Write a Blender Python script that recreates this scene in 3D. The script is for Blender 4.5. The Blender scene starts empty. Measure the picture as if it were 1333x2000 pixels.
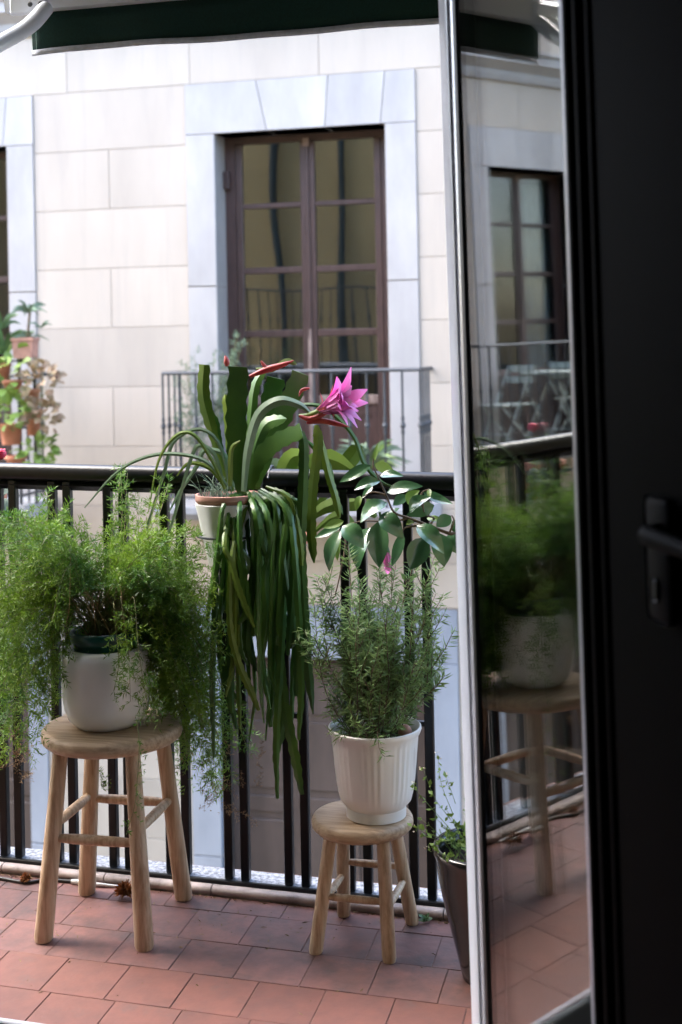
import bpy, bmesh, math, random
import numpy as np
from mathutils import Vector, Matrix
random.seed(7); rng = np.random.default_rng(7)
S = bpy.context.scene; COL = S.collection
A = np.array
# ------------------------------------------------------------------ camera
F_PX, CX, HY, CAM_H = 2500., 666.5, 685., 1.38
YAW, ROLL = math.radians(13.4), 0.019
FW = A([-math.sin(YAW), math.cos(YAW), 0]); RT = A([math.cos(YAW), math.sin(YAW), 0]); UP = A([0, 0, 1.])
cam = bpy.data.cameras.new('camera'); co = bpy.data.objects.new('camera', cam); COL.objects.link(co); S.camera = co
cr = RT*math.cos(ROLL)-UP*math.sin(ROLL); cu = RT*math.sin(ROLL)+UP*math.cos(ROLL)
M = Matrix.Identity(4)
for i in range(3): M[i][0], M[i][1], M[i][2] = cr[i], cu[i], -FW[i]
M[2][3] = CAM_H; co.matrix_world = M
cam.sensor_fit = 'HORIZONTAL'; cam.sensor_width = 24; cam.lens = F_PX/1333*24; cam.shift_y = -315/1333
cam.clip_start = .02; cam.clip_end = 500
cam.dof.use_dof = True; cam.dof.focus_distance = 3.02; cam.dof.aperture_fstop = 4.0
# ------------------------------------------------------------------ world, sun, exposure
W = bpy.data.worlds.new('World'); S.world = W; W.use_nodes = True
wn = W.node_tree; sky = wn.nodes.new('ShaderNodeTexSky'); sky.sky_type = 'NISHITA'; sky.sun_disc = False
SUN_EL, SUN_AZ = math.radians(52), math.radians(-90)     # azimuth clockwise from +Y
sky.sun_elevation = SUN_EL; sky.sun_rotation = SUN_AZ; sky.air_density = 1.0; sky.dust_density = 2.8; sky.ozone_density = 1.0
bg = wn.nodes['Background']; bg.inputs[1].default_value = .15; wn.links.new(sky.outputs[0], bg.inputs[0])
sl = bpy.data.lights.new('sun', 'SUN'); so = bpy.data.objects.new('sun', sl); COL.objects.link(so)
sl.energy = 0.65; sl.angle = math.radians(40); sl.color = (1, .985, .965)
sd = Vector((math.sin(SUN_AZ)*math.cos(SUN_EL), math.cos(SUN_AZ)*math.cos(SUN_EL), math.sin(SUN_EL)))
so.rotation_euler = sd.to_track_quat('Z', 'Y').to_euler()
S.view_settings.view_transform = 'Standard'; S.view_settings.look = 'None'; S.view_settings.gamma = 1
S.view_settings.use_curve_mapping = False; S.view_settings.exposure = 3.42
S.cycles.max_bounces = 10; S.cycles.transparent_max_bounces = 12

# ------------------------------------------------------------------ helpers
def at(x, y, Y):
    dx, dy = x-CX, y-HY
    a = dx*math.cos(ROLL)-dy*math.sin(ROLL); b = dx*math.sin(ROLL)+dy*math.cos(ROLL)
    d = FW*F_PX+RT*a-UP*b
    return A([0, 0, CAM_H])+d*(Y/d[1])
def mm(px, Y): return px*Y*1.0/F_PX          # a length in metres of px pixels at depth Y

def nt(name):
    m = bpy.data.materials.new(name); m.use_nodes = True
    n = m.node_tree; return m, n, n.nodes['Principled BSDF']
def mat(name, col, rough=.6, var=.12, scale=6., stretch=(1, 1, 1), bump=0., bscale=None, metal=0., spec=.5, col2=None, trans=0., obj=False, coat=0., per_obj=0., contrast=(.3, .7), dirt=None):
    m, n, p = nt(name); L = n.links.new; N = n.nodes.new
    if obj:
        src = N('ShaderNodeTexCoord').outputs['Object']
    else:
        src = N('ShaderNodeNewGeometry').outputs['Position']
    mp = N('ShaderNodeMapping'); mp.inputs['Scale'].default_value = stretch; L(src, mp.inputs['Vector'])
    if per_obj:
        oi = N('ShaderNodeObjectInfo'); vm = N('ShaderNodeVectorMath'); vm.operation = 'SCALE'; vm.inputs['Scale'].default_value = 37.
        cb = N('ShaderNodeCombineXYZ')
        for k in range(3): L(oi.outputs['Random'], cb.inputs[k])
        L(cb.outputs[0], vm.inputs[0]); L(vm.outputs[0], mp.inputs['Location'])
    no = N('ShaderNodeTexNoise'); no.inputs['Scale'].default_value = scale; no.inputs['Detail'].default_value = 6; no.inputs['Roughness'].default_value = .6
    L(mp.outputs[0], no.inputs['Vector'])
    mr = N('ShaderNodeMapRange'); mr.inputs['From Min'].default_value, mr.inputs['From Max'].default_value = contrast
    L(no.outputs['Fac'], mr.inputs['Value'])
    mx = N('ShaderNodeMix'); mx.data_type = 'RGBA'
    c2 = col2 if col2 else tuple(c*(1-var*2) for c in col)
    c1 = col if col2 else tuple(min(1, c*(1+var)) for c in col)
    mx.inputs['A'].default_value = (*c1, 1); mx.inputs['B'].default_value = (*c2, 1)
    L(mr.outputs[0], mx.inputs['Factor']); cout = mx.outputs['Result']
    if per_obj:
        hs = N('ShaderNodeHueSaturation'); m2 = N('ShaderNodeMapRange'); m2.inputs['To Min'].default_value = 1-per_obj; m2.inputs['To Max'].default_value = 1+per_obj
        L(oi.outputs['Random'], m2.inputs['Value']); L(m2.outputs[0], hs.inputs['Value']); L(cout, hs.inputs['Color']); cout = hs.outputs[0]
    if dirt:                                      # stains: colour, scale, stretch, threshold, strength
        dc, ds, dst, th, amt = dirt
        mp2 = N('ShaderNodeMapping'); mp2.inputs['Scale'].default_value = dst; L(src, mp2.inputs['Vector'])
        n2 = N('ShaderNodeTexNoise'); n2.inputs['Scale'].default_value = ds; n2.inputs['Detail'].default_value = 8; n2.inputs['Roughness'].default_value = .68; L(mp2.outputs[0], n2.inputs['Vector'])
        r2 = N('ShaderNodeMapRange'); r2.inputs['From Min'].default_value = th; r2.inputs['From Max'].default_value = th+.16; r2.inputs['To Max'].default_value = amt; L(n2.outputs['Fac'], r2.inputs['Value'])
        x2 = N('ShaderNodeMix'); x2.data_type = 'RGBA'; x2.inputs['B'].default_value = (*dc, 1); L(cout, x2.inputs['A']); L(r2.outputs[0], x2.inputs['Factor']); cout = x2.outputs['Result']
    L(cout, p.inputs['Base Color'])
    p.inputs['Roughness'].default_value = rough; p.inputs['Metallic'].default_value = metal; p.inputs['Specular IOR Level'].default_value = spec
    if coat: p.inputs['Coat Weight'].default_value = coat; p.inputs['Coat Roughness'].default_value = .15
    if bump:
        b2 = N('ShaderNodeTexNoise'); b2.inputs['Scale'].default_value = bscale or scale*6; b2.inputs['Detail'].default_value = 5; L(mp.outputs[0], b2.inputs['Vector'])
        bp = N('ShaderNodeBump'); bp.inputs['Strength'].default_value = bump; bp.inputs['Distance'].default_value = .004; L(b2.outputs['Fac'], bp.inputs['Height']); L(bp.outputs[0], p.inputs['Normal'])
    if trans:
        tr = N('ShaderNodeBsdfTranslucent'); L(cout, tr.inputs['Color']); ms = N('ShaderNodeMixShader'); ms.inputs[0].default_value = trans
        out = n.nodes['Material Output']; L(p.outputs[0], ms.inputs[1]); L(tr.outputs[0], ms.inputs[2]); L(ms.outputs[0], out.inputs[0])
    return m
def glass(name, ior, tint, wav=0., wscale=1.5, rough=0.0):
    m, n, p = nt(name); n.nodes.remove(p); N = n.nodes.new; L = n.links.new
    t = N('ShaderNodeBsdfTransparent'); t.inputs[0].default_value = (*tint, 1)
    g = N('ShaderNodeBsdfGlossy'); g.inputs['Roughness'].default_value = rough
    fr = N('ShaderNodeFresnel'); gb = N('ShaderNodeNewGeometry'); pr = N('ShaderNodeMapRange')   # same reflectance from both sides of a face
    pr.inputs['To Min'].default_value = ior; pr.inputs['To Max'].default_value = 1/ior; L(gb.outputs['Backfacing'], pr.inputs['Value']); L(pr.outputs[0], fr.inputs[0]); ms = N('ShaderNodeMixShader')
    if wav:
        geo = N('ShaderNodeNewGeometry'); no = N('ShaderNodeTexNoise'); no.inputs['Scale'].default_value = wscale; no.inputs['Detail'].default_value = 0
        mp = N('ShaderNodeMapping'); mp.inputs['Scale'].default_value = (1, 1, .45); L(geo.outputs['Position'], mp.inputs[0]); L(mp.outputs[0], no.inputs['Vector'])
        bp = N('ShaderNodeBump'); bp.inputs['Strength'].default_value = 1; bp.inputs['Distance'].default_value = wav
        L(no.outputs['Fac'], bp.inputs['Height']); L(bp.outputs[0], g.inputs['Normal'])
    L(fr.outputs[0], ms.inputs[0]); L(t.outputs[0], ms.inputs[1]); L(g.outputs[0], ms.inputs[2]); L(ms.outputs[0], n.nodes['Material Output'].inputs[0])
    return m

def tag(o, label=None, cat=None, group=None, kind=None):
    if label: o['label'] = label
    if cat: o['category'] = cat
    if group: o['group'] = group
    if kind: o['kind'] = kind
    return o
def thing(name, loc, label, cat, group=None):
    o = bpy.data.objects.new(name, None); COL.objects.link(o); o.location = loc; o.empty_display_size = .05
    o['_b'] = [float(c) for c in loc]
    return tag(o, label, cat, group)
def base_of(o):
    return A(o['_b']) if o is not None and '_b' in o.keys() else A([0, 0, 0.])
def obj(name, vf, m, parent=None, smooth=None, kind=None, local=False):
    """world-space verts; children are stored relative to their thing's base"""
    V, Fc = vf
    V = np.asarray(V, float)
    b = base_of(parent)
    if not local: V = V-b
    c = np.zeros(3) if local else (V.min(0)+V.max(0))/2
    me = bpy.data.meshes.new(name); me.from_pydata((V-c).tolist(), [], Fc if isinstance(Fc, list) else Fc.tolist())
    if smooth is not None:
        me.polygons.foreach_set('use_smooth', [True]*len(me.polygons))
        if smooth < 180: me.set_sharp_from_angle(angle=math.radians(smooth))
    me.materials.append(m); me.update()
    o = bpy.data.objects.new(name, me); COL.objects.link(o)
    o.location = c
    if not local: o['_b'] = [float(x) for x in (b+c)]
    if parent is not None: o.parent = parent
    if kind: o['kind'] = kind
    return o
def struct(name, vf, m, smooth=None):
    return tag(obj(name, vf, m, None, smooth), kind='structure')
def join(parts):
    Vs, Fs, k = [], [], 0
    for V, Fc in parts:
        Vs.append(np.asarray(V, float)); Fs += [[i+k for i in f] for f in (Fc if isinstance(Fc, list) else Fc.tolist())]; k += len(V)
    return np.vstack(Vs), Fs
def box(x0, x1, y0, y1, z0, z1, bev=0., seg=1):
    bm = bmesh.new(); r = bmesh.ops.create_cube(bm, size=1)
    for v in bm.verts:
        v.co = Vector(((x0+x1)/2+v.co.x*(x1-x0), (y0+y1)/2+v.co.y*(y1-y0), (z0+z1)/2+v.co.z*(z1-z0)))
    if bev: bmesh.ops.bevel(bm, geom=bm.edges[:], offset=bev, segments=seg, profile=.5, affect='EDGES')
    bm.verts.index_update(); V = [tuple(v.co) for v in bm.verts]; Fc = [[v.index for v in f.verts] for f in bm.faces]; bm.free()
    return A(V), Fc
def prism(poly, axis, a0, a1):
    """extrude a 2-D polygon along axis (0:x 1:y 2:z); poly in the two other axes, in order"""
    n = len(poly); V = []
    for a in (a0, a1):
        for p in poly:
            q = list(p); q.insert(axis, a); V.append(q)
    Fc = [[i, (i+1) % n, n+(i+1) % n, n+i] for i in range(n)]+[list(range(n))[::-1], list(range(n, 2*n))]
    return A(V), Fc
def catmull(P, n):
    P = A(P, float); P = np.vstack([2*P[0]-P[1], P, 2*P[-1]-P[-2]]); m = len(P)-3; out = []
    for t in np.linspace(0, m-1e-6, n):
        i = int(t); u = t-i; p0, p1, p2, p3 = P[i:i+4]
        out.append(.5*(2*p1+(p2-p0)*u+(2*p0-5*p1+4*p2-p3)*u*u+(3*p1-p0-3*p2+p3)*u**3))
    return A(out)
def nrm(v): return v/(np.linalg.norm(v, axis=-1, keepdims=True)+1e-12)
def tube(P, r, n=8, cap=True, sub=None):
    P = A(P, float)
    if sub: P = catmull(P, sub)
    k = len(P); R = np.full(k, r) if np.isscalar(r) else np.interp(np.linspace(0, 1, k), np.linspace(0, 1, len(r)), r)
    T = nrm(np.gradient(P, axis=0)); u = np.cross(T[0], [0, 0, 1.]); u = nrm(u if np.linalg.norm(u) > .05 else np.cross(T[0], [1., 0, 0])); V = []
    for i in range(k):
        u = nrm(u-T[i]*(u@T[i])); w = np.cross(T[i], u)
        for j in range(n):
            a = 2*math.pi*j/n; V.append(P[i]+R[i]*(u*math.cos(a)+w*math.sin(a)))
    Fc = [[i*n+j, i*n+(j+1) % n, (i+1)*n+(j+1) % n, (i+1)*n+j] for i in range(k-1) for j in range(n)]
    if cap: Fc += [list(range(n))[::-1], list(range((k-1)*n, k*n))]
    return A(V), Fc
def lathe(prof, c, n=40, closed=False, wob=None):
    V = []; k = len(prof)
    for r, z in prof:
        for j in range(n):
            a = 2*math.pi*j/n; rr = r*(wob(a, z) if wob else 1); V.append((c[0]+rr*math.cos(a), c[1]+rr*math.sin(a), c[2]+z))
    Fc = [[i*n+j, i*n+(j+1) % n, (i+1)*n+(j+1) % n, (i+1)*n+j] for i in range(k-1) for j in range(n)]
    Fc += [list(range(n))[::-1], list(range((k-1)*n, k*n))]
    return A(V), Fc
def ribbon(P, w, n=20, thick=.003, twist=0., serr=0., view=None, taper=None, fold=0.):
    """a long flat leaf or stem of diamond section along a path"""
    P = catmull(P, n); T = nrm(np.gradient(P, axis=0)); V = []
    vd = nrm(P-A([0, 0, CAM_H])) if view is None else np.tile(nrm(A(view, float)), (n, 1))
    t = np.linspace(0, 1, n)
    wd = w*(np.interp(t, [0, .12, .8, .93, 1], [.35, .9, 1, .75, .12]) if taper is None else np.interp(t, np.linspace(0, 1, len(taper)), taper))
    for i in range(n):
        s = nrm(np.cross(T[i], vd[i])); q = nrm(np.cross(s, T[i])); a = twist*(.4+.6*t[i]); s, q = s*math.cos(a)+q*math.sin(a), q*math.cos(a)-s*math.sin(a)
        sw = 1-serr*(i % 2); h = thick*min(1, wd[i]/w+.1)
        V += [P[i]-s*wd[i]/2*sw+q*fold*wd[i], P[i]+q*h, P[i]+s*wd[i]/2*(1-serr*((i+1) % 2 if serr else 0))+q*fold*wd[i], P[i]-q*h]
    Fc = [[i*4+j, i*4+(j+1) % 4, (i+1)*4+(j+1) % 4, (i+1)*4+j] for i in range(n-1) for j in range(4)]+[[3, 2, 1, 0], [4*n-4, 4*n-3, 4*n-2, 4*n-1]]
    return A(V), Fc
def leaf(b, t, w, nv, cup=.15, bend=.1, n=7):
    """pointed oval leaf from base b to tip t, width w, face normal nv"""
    b, t = A(b, float), A(t, float); ax = t-b; L = np.linalg.norm(ax); ax = ax/L; nv = A(nv, float); nv = nrm(nv-ax*(nv@ax)); s = np.cross(ax, nv); V = []
    for i in range(n):
        u = i/(n-1); hw = w/2*(math.sin(math.pi*min(1, u**.85))**.8)*(1-.15*u)+.0006
        c = b+ax*L*u+nv*(bend*L*math.sin(math.pi*u)-bend*.6*L*u*u)
        for k in (-1, -.5, 0, .5, 1): V.append(c+s*hw*k+nv*cup*hw*(abs(k)**.9)+nv*(.012*w*math.sin(9*u+k*3)))
    Fc = [[i*5+j, i*5+j+1, (i+1)*5+j+1, (i+1)*5+j] for i in range(n-1) for j in range(4)]
    return A(V), Fc
def needles(B, D, L, Wd):
    """diamond needles: arrays of base, direction, length, width -> quads"""
    n = len(B); D = nrm(D); R = rng.normal(size=(n, 3)); Sd = nrm(np.cross(D, R)); L = np.asarray(L).reshape(-1, 1)*np.ones((n, 1)); Wd = np.asarray(Wd).reshape(-1, 1)*np.ones((n, 1))
    mid = B+D*L*.45+np.cross(D, Sd)*L*.06; V = np.stack([B, mid+Sd*Wd/2, B+D*L, mid-Sd*Wd/2], 1).reshape(-1, 3)
    return V, np.arange(4*n).reshape(-1, 4)
def fast(name, V, Q, m, parent, kind='stuff'):
    b = base_of(parent); me = bpy.data.meshes.new(name); n = len(Q)
    me.vertices.add(len(V)); me.vertices.foreach_set('co', (V-b).astype(np.float32).ravel())
    me.loops.add(4*n); me.loops.foreach_set('vertex_index', Q.astype(np.int32).ravel())
    me.polygons.add(n); me.polygons.foreach_set('loop_start', np.arange(0, 4*n, 4, dtype=np.int32))
    me.update(calc_edges=True); me.materials.append(m)
    o = bpy.data.objects.new(name, me); COL.objects.link(o); o.parent = parent
    if kind: o['kind'] = kind
    return o

# ------------------------------------------------------------------ materials
m_wall = mat('limestone render', (.455, .395, .333), .85, .07, 1.6, (1, 1, .25), .35, 60, per_obj=.03, dirt=((.33, .30, .27), 5, (2.2, 1, .16), .52, .28))
m_joint = mat('mortar', (.33, .30, .275), .95, .1, 20)
m_stone = mat('grey stone surround', (.40, .38, .37), .8, .09, 3, (1, 1, .4), .2, 50, per_obj=.02, dirt=((.30, .30, .31), 7, (1.6, 1, .3), .54, .28))
m_ochre = mat('ochre stucco', (.46, .34, .16), .9, .08, 1.5, (1, 1, .5), .2, 50)
m_brown = mat('brown painted wood', (.055, .029, .026), .45, .2, 12, (4, 4, .5), .3, 30, per_obj=.08)
m_brown2 = mat('dull brown shutter', (.07, .052, .047), .6, .15, 6, (1, 1, .3), .1)
m_wear = mat('worn wood', (.26, .19, .16), .7, .3, 12, (5, 5, .6), .3, col2=(.07, .038, .032), contrast=(.4, .6))
m_iron = mat('painted black iron', (.004, .005, .007), .32, .25, 18, (1, 1, 1), .12, 90, spec=.3)
m_iron2 = mat('grey wrought iron', (.035, .04, .048), .5, .2, 20)
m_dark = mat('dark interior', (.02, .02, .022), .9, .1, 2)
m_curtain = mat('net curtain', (.35, .36, .36), .9, .2, 5, (12, 1, .2))
m_wood = mat('teak', (.53, .385, .255), .5, .2, 5, (20, 20, 1.2), .3, 20, col2=(.32, .20, .11), obj=True, per_obj=.08, contrast=(.42, .66), dirt=((.17, .105, .06), 9, (2, 2, .5), .62, .6))
m_wood_s = mat('teak seat', (.48, .345, .22), .5, .2, 5, (1.3, 20, 20), .3, 20, col2=(.29, .185, .105), obj=True, contrast=(.42, .66))
m_ceram = mat('white glazed ceramic', (.80, .785, .775), .18, .04, 4, spec=.5, coat=.3, dirt=((.55, .50, .45), 10, (1.5, 1.5, .35), .60, .5))
m_ceram2 = mat('white fluted ceramic', (.77, .745, .725), .35, .06, 5, (1, 1, .4), spec=.5, dirt=((.42, .37, .32), 22, (1.4, 1.4, .3), .60, .6))
m_ceram3 = mat('white hanging planter', (.75, .745, .73), .4, .05, 5)
m_terra = mat('terracotta', (.40, .155, .085), .8, .15, 9, bump=.15)
m_terra2 = mat('pale terracotta', (.42, .22, .165), .8, .15, 14, bump=.15)
m_greenpot = mat('dark green plastic', (.005, .055, .045), .3, .1, 9)
m_blackpot = mat('black glazed pot', (.010, .008, .008), .16, .2, 7, coat=.4)
m_soil = mat('potting soil', (.055, .03, .02), .95, .5, 60, bump=1., bscale=90)
m_tile = mat('clay tile', (.225, .088, .064), .62, .12, 14, (1, 1, 1), .3, 45, col2=(.16, .07, .055), per_obj=.07, dirt=((.13, .085, .075), 9, (1, 1, 1), .56, .6))
m_tile2 = mat('weathered clay tile', (.235, .104, .085), .55, .2, 13, (1, 1, 1), .35, 45, col2=(.12, .064, .056), per_obj=.1, dirt=((.075, .055, .052), 8, (1, 1, 1), .50, .75))
m_grout = mat('grout', (.20, .115, .092), .95, .3, 30, bump=.4)
m_coping = mat('clay coping', (.47, .395, .37), .7, .2, 14, bump=.3, dirt=((.16, .13, .115), 14, (1, 1, 1), .54, .6))
m_ledge = mat('speckled granite ledge', (.33, .34, .37), .55, .3, 90, col2=(.09, .095, .105), contrast=(.38, .6))
m_alu = mat('grey aluminium', (.66, .67, .72), .26, .05, 6, (1, 1, .1), metal=.25)
m_lip = mat('pale lacquered door edge', (.72, .74, .80), .3, .04, 6, (1, 1, .1))
m_gasket = mat('black gasket', (.006, .007, .008), .45, .2, 9)
m_darkalu = mat('dark anthracite profile', (.0012, .0014, .0016), .6, .15, 9, (1, 1, .1), spec=.03)
m_handle = mat('dull dark handle', (.006, .007, .008), .6, spec=.1)
m_white = mat('white lacquered metal', (.70, .75, .84), .3, .03, 5)
m_awn = mat('dark green awning cloth', (.003, .038, .032), .85, .15, 220, trans=.15)
m_hem = mat('grey hem tape', (.48, .51, .60), .8, .1, 60)
m_thread = mat('pale stitching', (.3, .5, .42), .8)
m_room = mat('room wall', (.22, .215, .21), .9, .1, 2)
m_roomf = mat('room floor', (.14, .09, .06), .5, .2, 8)
m_street = mat('street paving', (.16, .155, .15), .9, .15, 3, bump=.3)
m_glassd = glass('door glass', 1.66, (.93, .95, .94))
m_glassw = glass('old window glass', 1.9, (.8, .85, .85), .005, 1.6)
m_glassb = glass('blue window glass', 1.48, (.8, .85, .87), .004, 1.6)
m_fern = mat('fern needles', (.20, .32, .025), .5, .1, 7, col2=(.055, .15, .02), trans=.35, contrast=(.35, .62))
m_fernst = mat('fern stems', (.20, .20, .07), .6, .2, 20)
m_dry = mat('dried stems', (.33, .21, .10), .8, .3, 20)
m_rose = mat('rosemary needles', (.25, .37, .13), .5, .1, 12, col2=(.10, .19, .06), trans=.28)
m_rosest = mat('rosemary wood', (.13, .09, .055), .8, .3, 20)
m_epi = mat('cactus stem green', (.085, .19, .024), .36, .1, 7, col2=(.032, .10, .022), trans=.18, per_obj=.22)
m_epiy = mat('cactus stem lime', (.20, .27, .035), .4, .1, 7, col2=(.10, .19, .03), trans=.25, per_obj=.15)
m_pale = mat('silvery strap leaf', (.22, .31, .21), .4, .1, 9, col2=(.13, .22, .12), trans=.2, per_obj=.15)
m_cam = mat('glossy leaf', (.075, .165, .065), .2, .1, 8, col2=(.04, .115, .05), spec=.7, coat=.5, trans=.1, per_obj=.2)
m_camy = mat('young leaf', (.20, .30, .05), .35, .1, 8, col2=(.12, .22, .04), trans=.25, per_obj=.15)
m_pink = mat('magenta petal', (.80, .20, .55), .45, .1, 20, col2=(.86, .36, .70), trans=.3, per_obj=.2)
m_red = mat('red bud', (.42, .03, .05), .4, .1, 20, col2=(.48, .11, .08), trans=.2)
m_rosefl = mat('crimson bloom', (.55, .02, .06), .5, .1, 30)
m_yel = mat('cream stamen', (.75, .65, .3), .6)
m_lime = mat('lime foliage', (.17, .27, .05), .5, .15, 9, trans=.3, per_obj=.2)
m_mid = mat('mid green foliage', (.10, .19, .07), .5, .2, 9, trans=.25, per_obj=.2)
m_grey = mat('grey green foliage', (.17, .25, .16), .6, .15, 9, trans=.2, per_obj=.2)
m_blush = mat('blush variegated foliage', (.36, .22, .16), .6, .25, 12, col2=(.20, .18, .07), trans=.25)
m_dryfl = mat('dried flower head', (.30, .11, .03), .9, .4, 40)
m_cableb = mat('black cable', (.012, .012, .013), .4); m_cablew = mat('white connector', (.6, .6, .58), .4)
m_sage = mat('sage painted metal', (.50, .55, .50), .5, .08, 8)
m_pipe = mat('green grey drainpipe', (.022, .035, .035), .5, .15, 5)
m_litter = mat('dry litter', (.26, .18, .09), .9, .3, 60)

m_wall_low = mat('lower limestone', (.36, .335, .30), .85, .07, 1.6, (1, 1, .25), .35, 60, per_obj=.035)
# ------------------------------------------------------------------ street
struct('street', (A([[-60, 2.4, -4.6], [60, 2.4, -4.6], [60, 9.8, -4.6], [-60, 9.8, -4.6]]), [[0, 1, 2, 3]]), m_street)

# ------------------------------------------------------------------ opposite building
FY = 9.6; PER = 3.17; ZC0, CP = 3.515, .4785
opp = thing('apartment_building', (-4, FY, -4.6), 'cream limestone apartment building with grey stone door surrounds across the street', 'building')
wins = [-2.595-PER*k for k in (-1, 0, 1, 2)]          # centres of the upper doors, right to left
OW, OH, JW, LH = .688, 3.115, .24, .40
def blk(x0, x1, z0, z1, m, name='stone_block', y=0.):
    g = .0017; obj(name, box(x0+g, x1-g, FY-y, FY+.1, z0+g, z1-g, .003), m, opp)
XL, XR = -13.0, 1.9
# backing in the joints (pieces that leave the openings free)
cuts = []
for c in wins: cuts.append((c-OW, c+OW))
lows = [(-3.33+PER, -1.66+PER), (-3.33, -1.66), (-6.45, -4.97), (-6.45-PER, -4.97-PER)]
def backing(z0, z1, holes):
    x = XL; parts = []
    for a, b in sorted(holes): parts.append(box(x, a, FY+.010, FY+.4, z0, z1)); x = b
    parts.append(box(x, XR, FY+.010, FY+.4, z0, z1)); return parts
LZ = -1.0
parts = backing(OH, 6.4, [])+backing(.17, OH-.001, cuts)+backing(LZ, .169, [])+backing(-4.6, LZ-.001, lows)
obj('wall', join(parts), m_joint, opp)
# piers of blocks
edges = [XL]+[v for c in sorted(wins) for v in (c-.927, c+.927)]+[XR]
for p in range(0, len(edges), 2):
    x0, x1 = edges[p], edges[p+1]
    for k in range(0, 7):
        z1 = ZC0-CP*k; z0 = z1-CP
        n = 2 if k % 2 else 1
        if x1-x0 > 2: n += 1
        for q in range(n): blk(x0+(x1-x0)*q/n, x0+(x1-x0)*(q+1)/n, z0, z1, m_wall)
zb = ZC0-7*CP
x = XL
while x < XR:                                    # band over the doors, under the cornice
    x2 = min(x+1.058, XR); blk(x, x2, ZC0, 4.02, m_wall); x = x2
x = XL; k = 0
while x < XR:                                    # band under the balconies
    x2 = min(x+1.32, XR); blk(x, x2, -.25, zb, m_wall); blk(max(XL, x-.6), max(XL+.02, x2-.6), -.585, -.25, m_wall); x = x2
le = [XL]+[v for a, b in sorted(lows) for v in (a-.24, b+.24 if a > -4 else b+.165)]+[XR]
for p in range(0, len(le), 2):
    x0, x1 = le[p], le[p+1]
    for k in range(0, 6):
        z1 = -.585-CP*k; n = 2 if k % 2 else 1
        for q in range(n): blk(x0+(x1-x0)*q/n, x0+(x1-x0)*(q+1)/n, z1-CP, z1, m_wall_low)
x = XL
while x < XR:
    x2 = min(x+1.5, XR); blk(x, x2, 4.30, 6.4, m_wall); x = x2
# cornice with a stepped moulding
obj('cornice', prism([(FY+.05, 4.0), (FY-.03, 4.0), (FY-.05, 4.05), (FY-.05, 4.10), (FY-.12, 4.15), (FY-.16, 4.17), (FY-.16, 4.25), (FY-.19, 4.27), (FY-.19, 4.30), (FY+.05, 4.30)], 0, XL, XR), m_stone, opp)
def quadstone(poly, y0, y1): return prism(poly, 1, y0, y1)
def surround(x0, x1, zt, zb_, jl, jr, lh, split, m_stone=m_stone):
    g = .003; yf = FY-.012; W_ = x1-x0
    fr = [-.001, .335, .665, .96]
    t = [x0-jl+g, x0+W_*.255, x0+W_*.68, x0+W_*1.005, x1+jr-g]; b = [x0-jl+g, x0+W_*.315, x0+W_*.655, x0+W_*.975, x1+jr-g]
    for i in range(4):
        obj('surround_stone', quadstone([(b[i]+g if i else b[i], zt), (b[i+1]-g if i < 3 else b[i+1], zt), (t[i+1]-g if i < 3 else t[i+1], zt+lh-g), (t[i]+g if i else t[i], zt+lh-g)], yf, FY+.25), m_stone, opp)
    for a, c in ((x0-jl+g, x0), (x1, x1+jr-g)):
        z = zt-g
        for zz in split+[zb_]:
            obj('surround_stone', box(a, c, yf, FY+.25, zz+g, z-g, .003), m_stone, opp); z = zz-g
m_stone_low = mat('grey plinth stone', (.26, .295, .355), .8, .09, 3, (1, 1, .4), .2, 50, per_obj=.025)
def rail_baluster(x, y, z0, z1):
    h = z1-z0; pr = [(.009, 0), (.009, .53*h), (.015, .552*h), (.010, .57*h), (.022, .60*h), (.010, .63*h), (.015, .648*h), (.009, .67*h), (.009, h)]
    return lathe(pr, (x, y, z0), 8)
def opp_balcony(xl, xr, zf, zr, yf, side=True):
    obj('balcony_slab', prism([(yf-.06, zf-.02), (yf-.06, zf-.07), (yf-.02, zf-.10), (yf+.05, zf-.13), (FY, zf-.16), (FY, zf-.02)], 0, xl-.06, xr+.06), mat_slab, opp)
    top = join([tube([(xl, FY, zr), (xl, yf, zr), (xr, yf, zr), (xr, FY, zr)], .016, 6), tube([(xl, FY, zf+.05), (xl, yf, zf+.05), (xr, yf, zf+.05), (xr, FY, zf+.05)], .012, 6)])
    r = obj('balcony_railing', top, m_iron2, opp, 40)
    n = round((xr-xl)/.134)
    pts = [(xl+(xr-xl)*i/n, yf) for i in range(n+1)]
    for s in (xl, xr): pts += [(s, yf+(FY-yf)*q/4) for q in (1, 2, 3)]
    for x_, y_ in pts: obj('baluster', rail_baluster(x_, y_, zf-.02, zr), m_iron2, r, 40)
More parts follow.
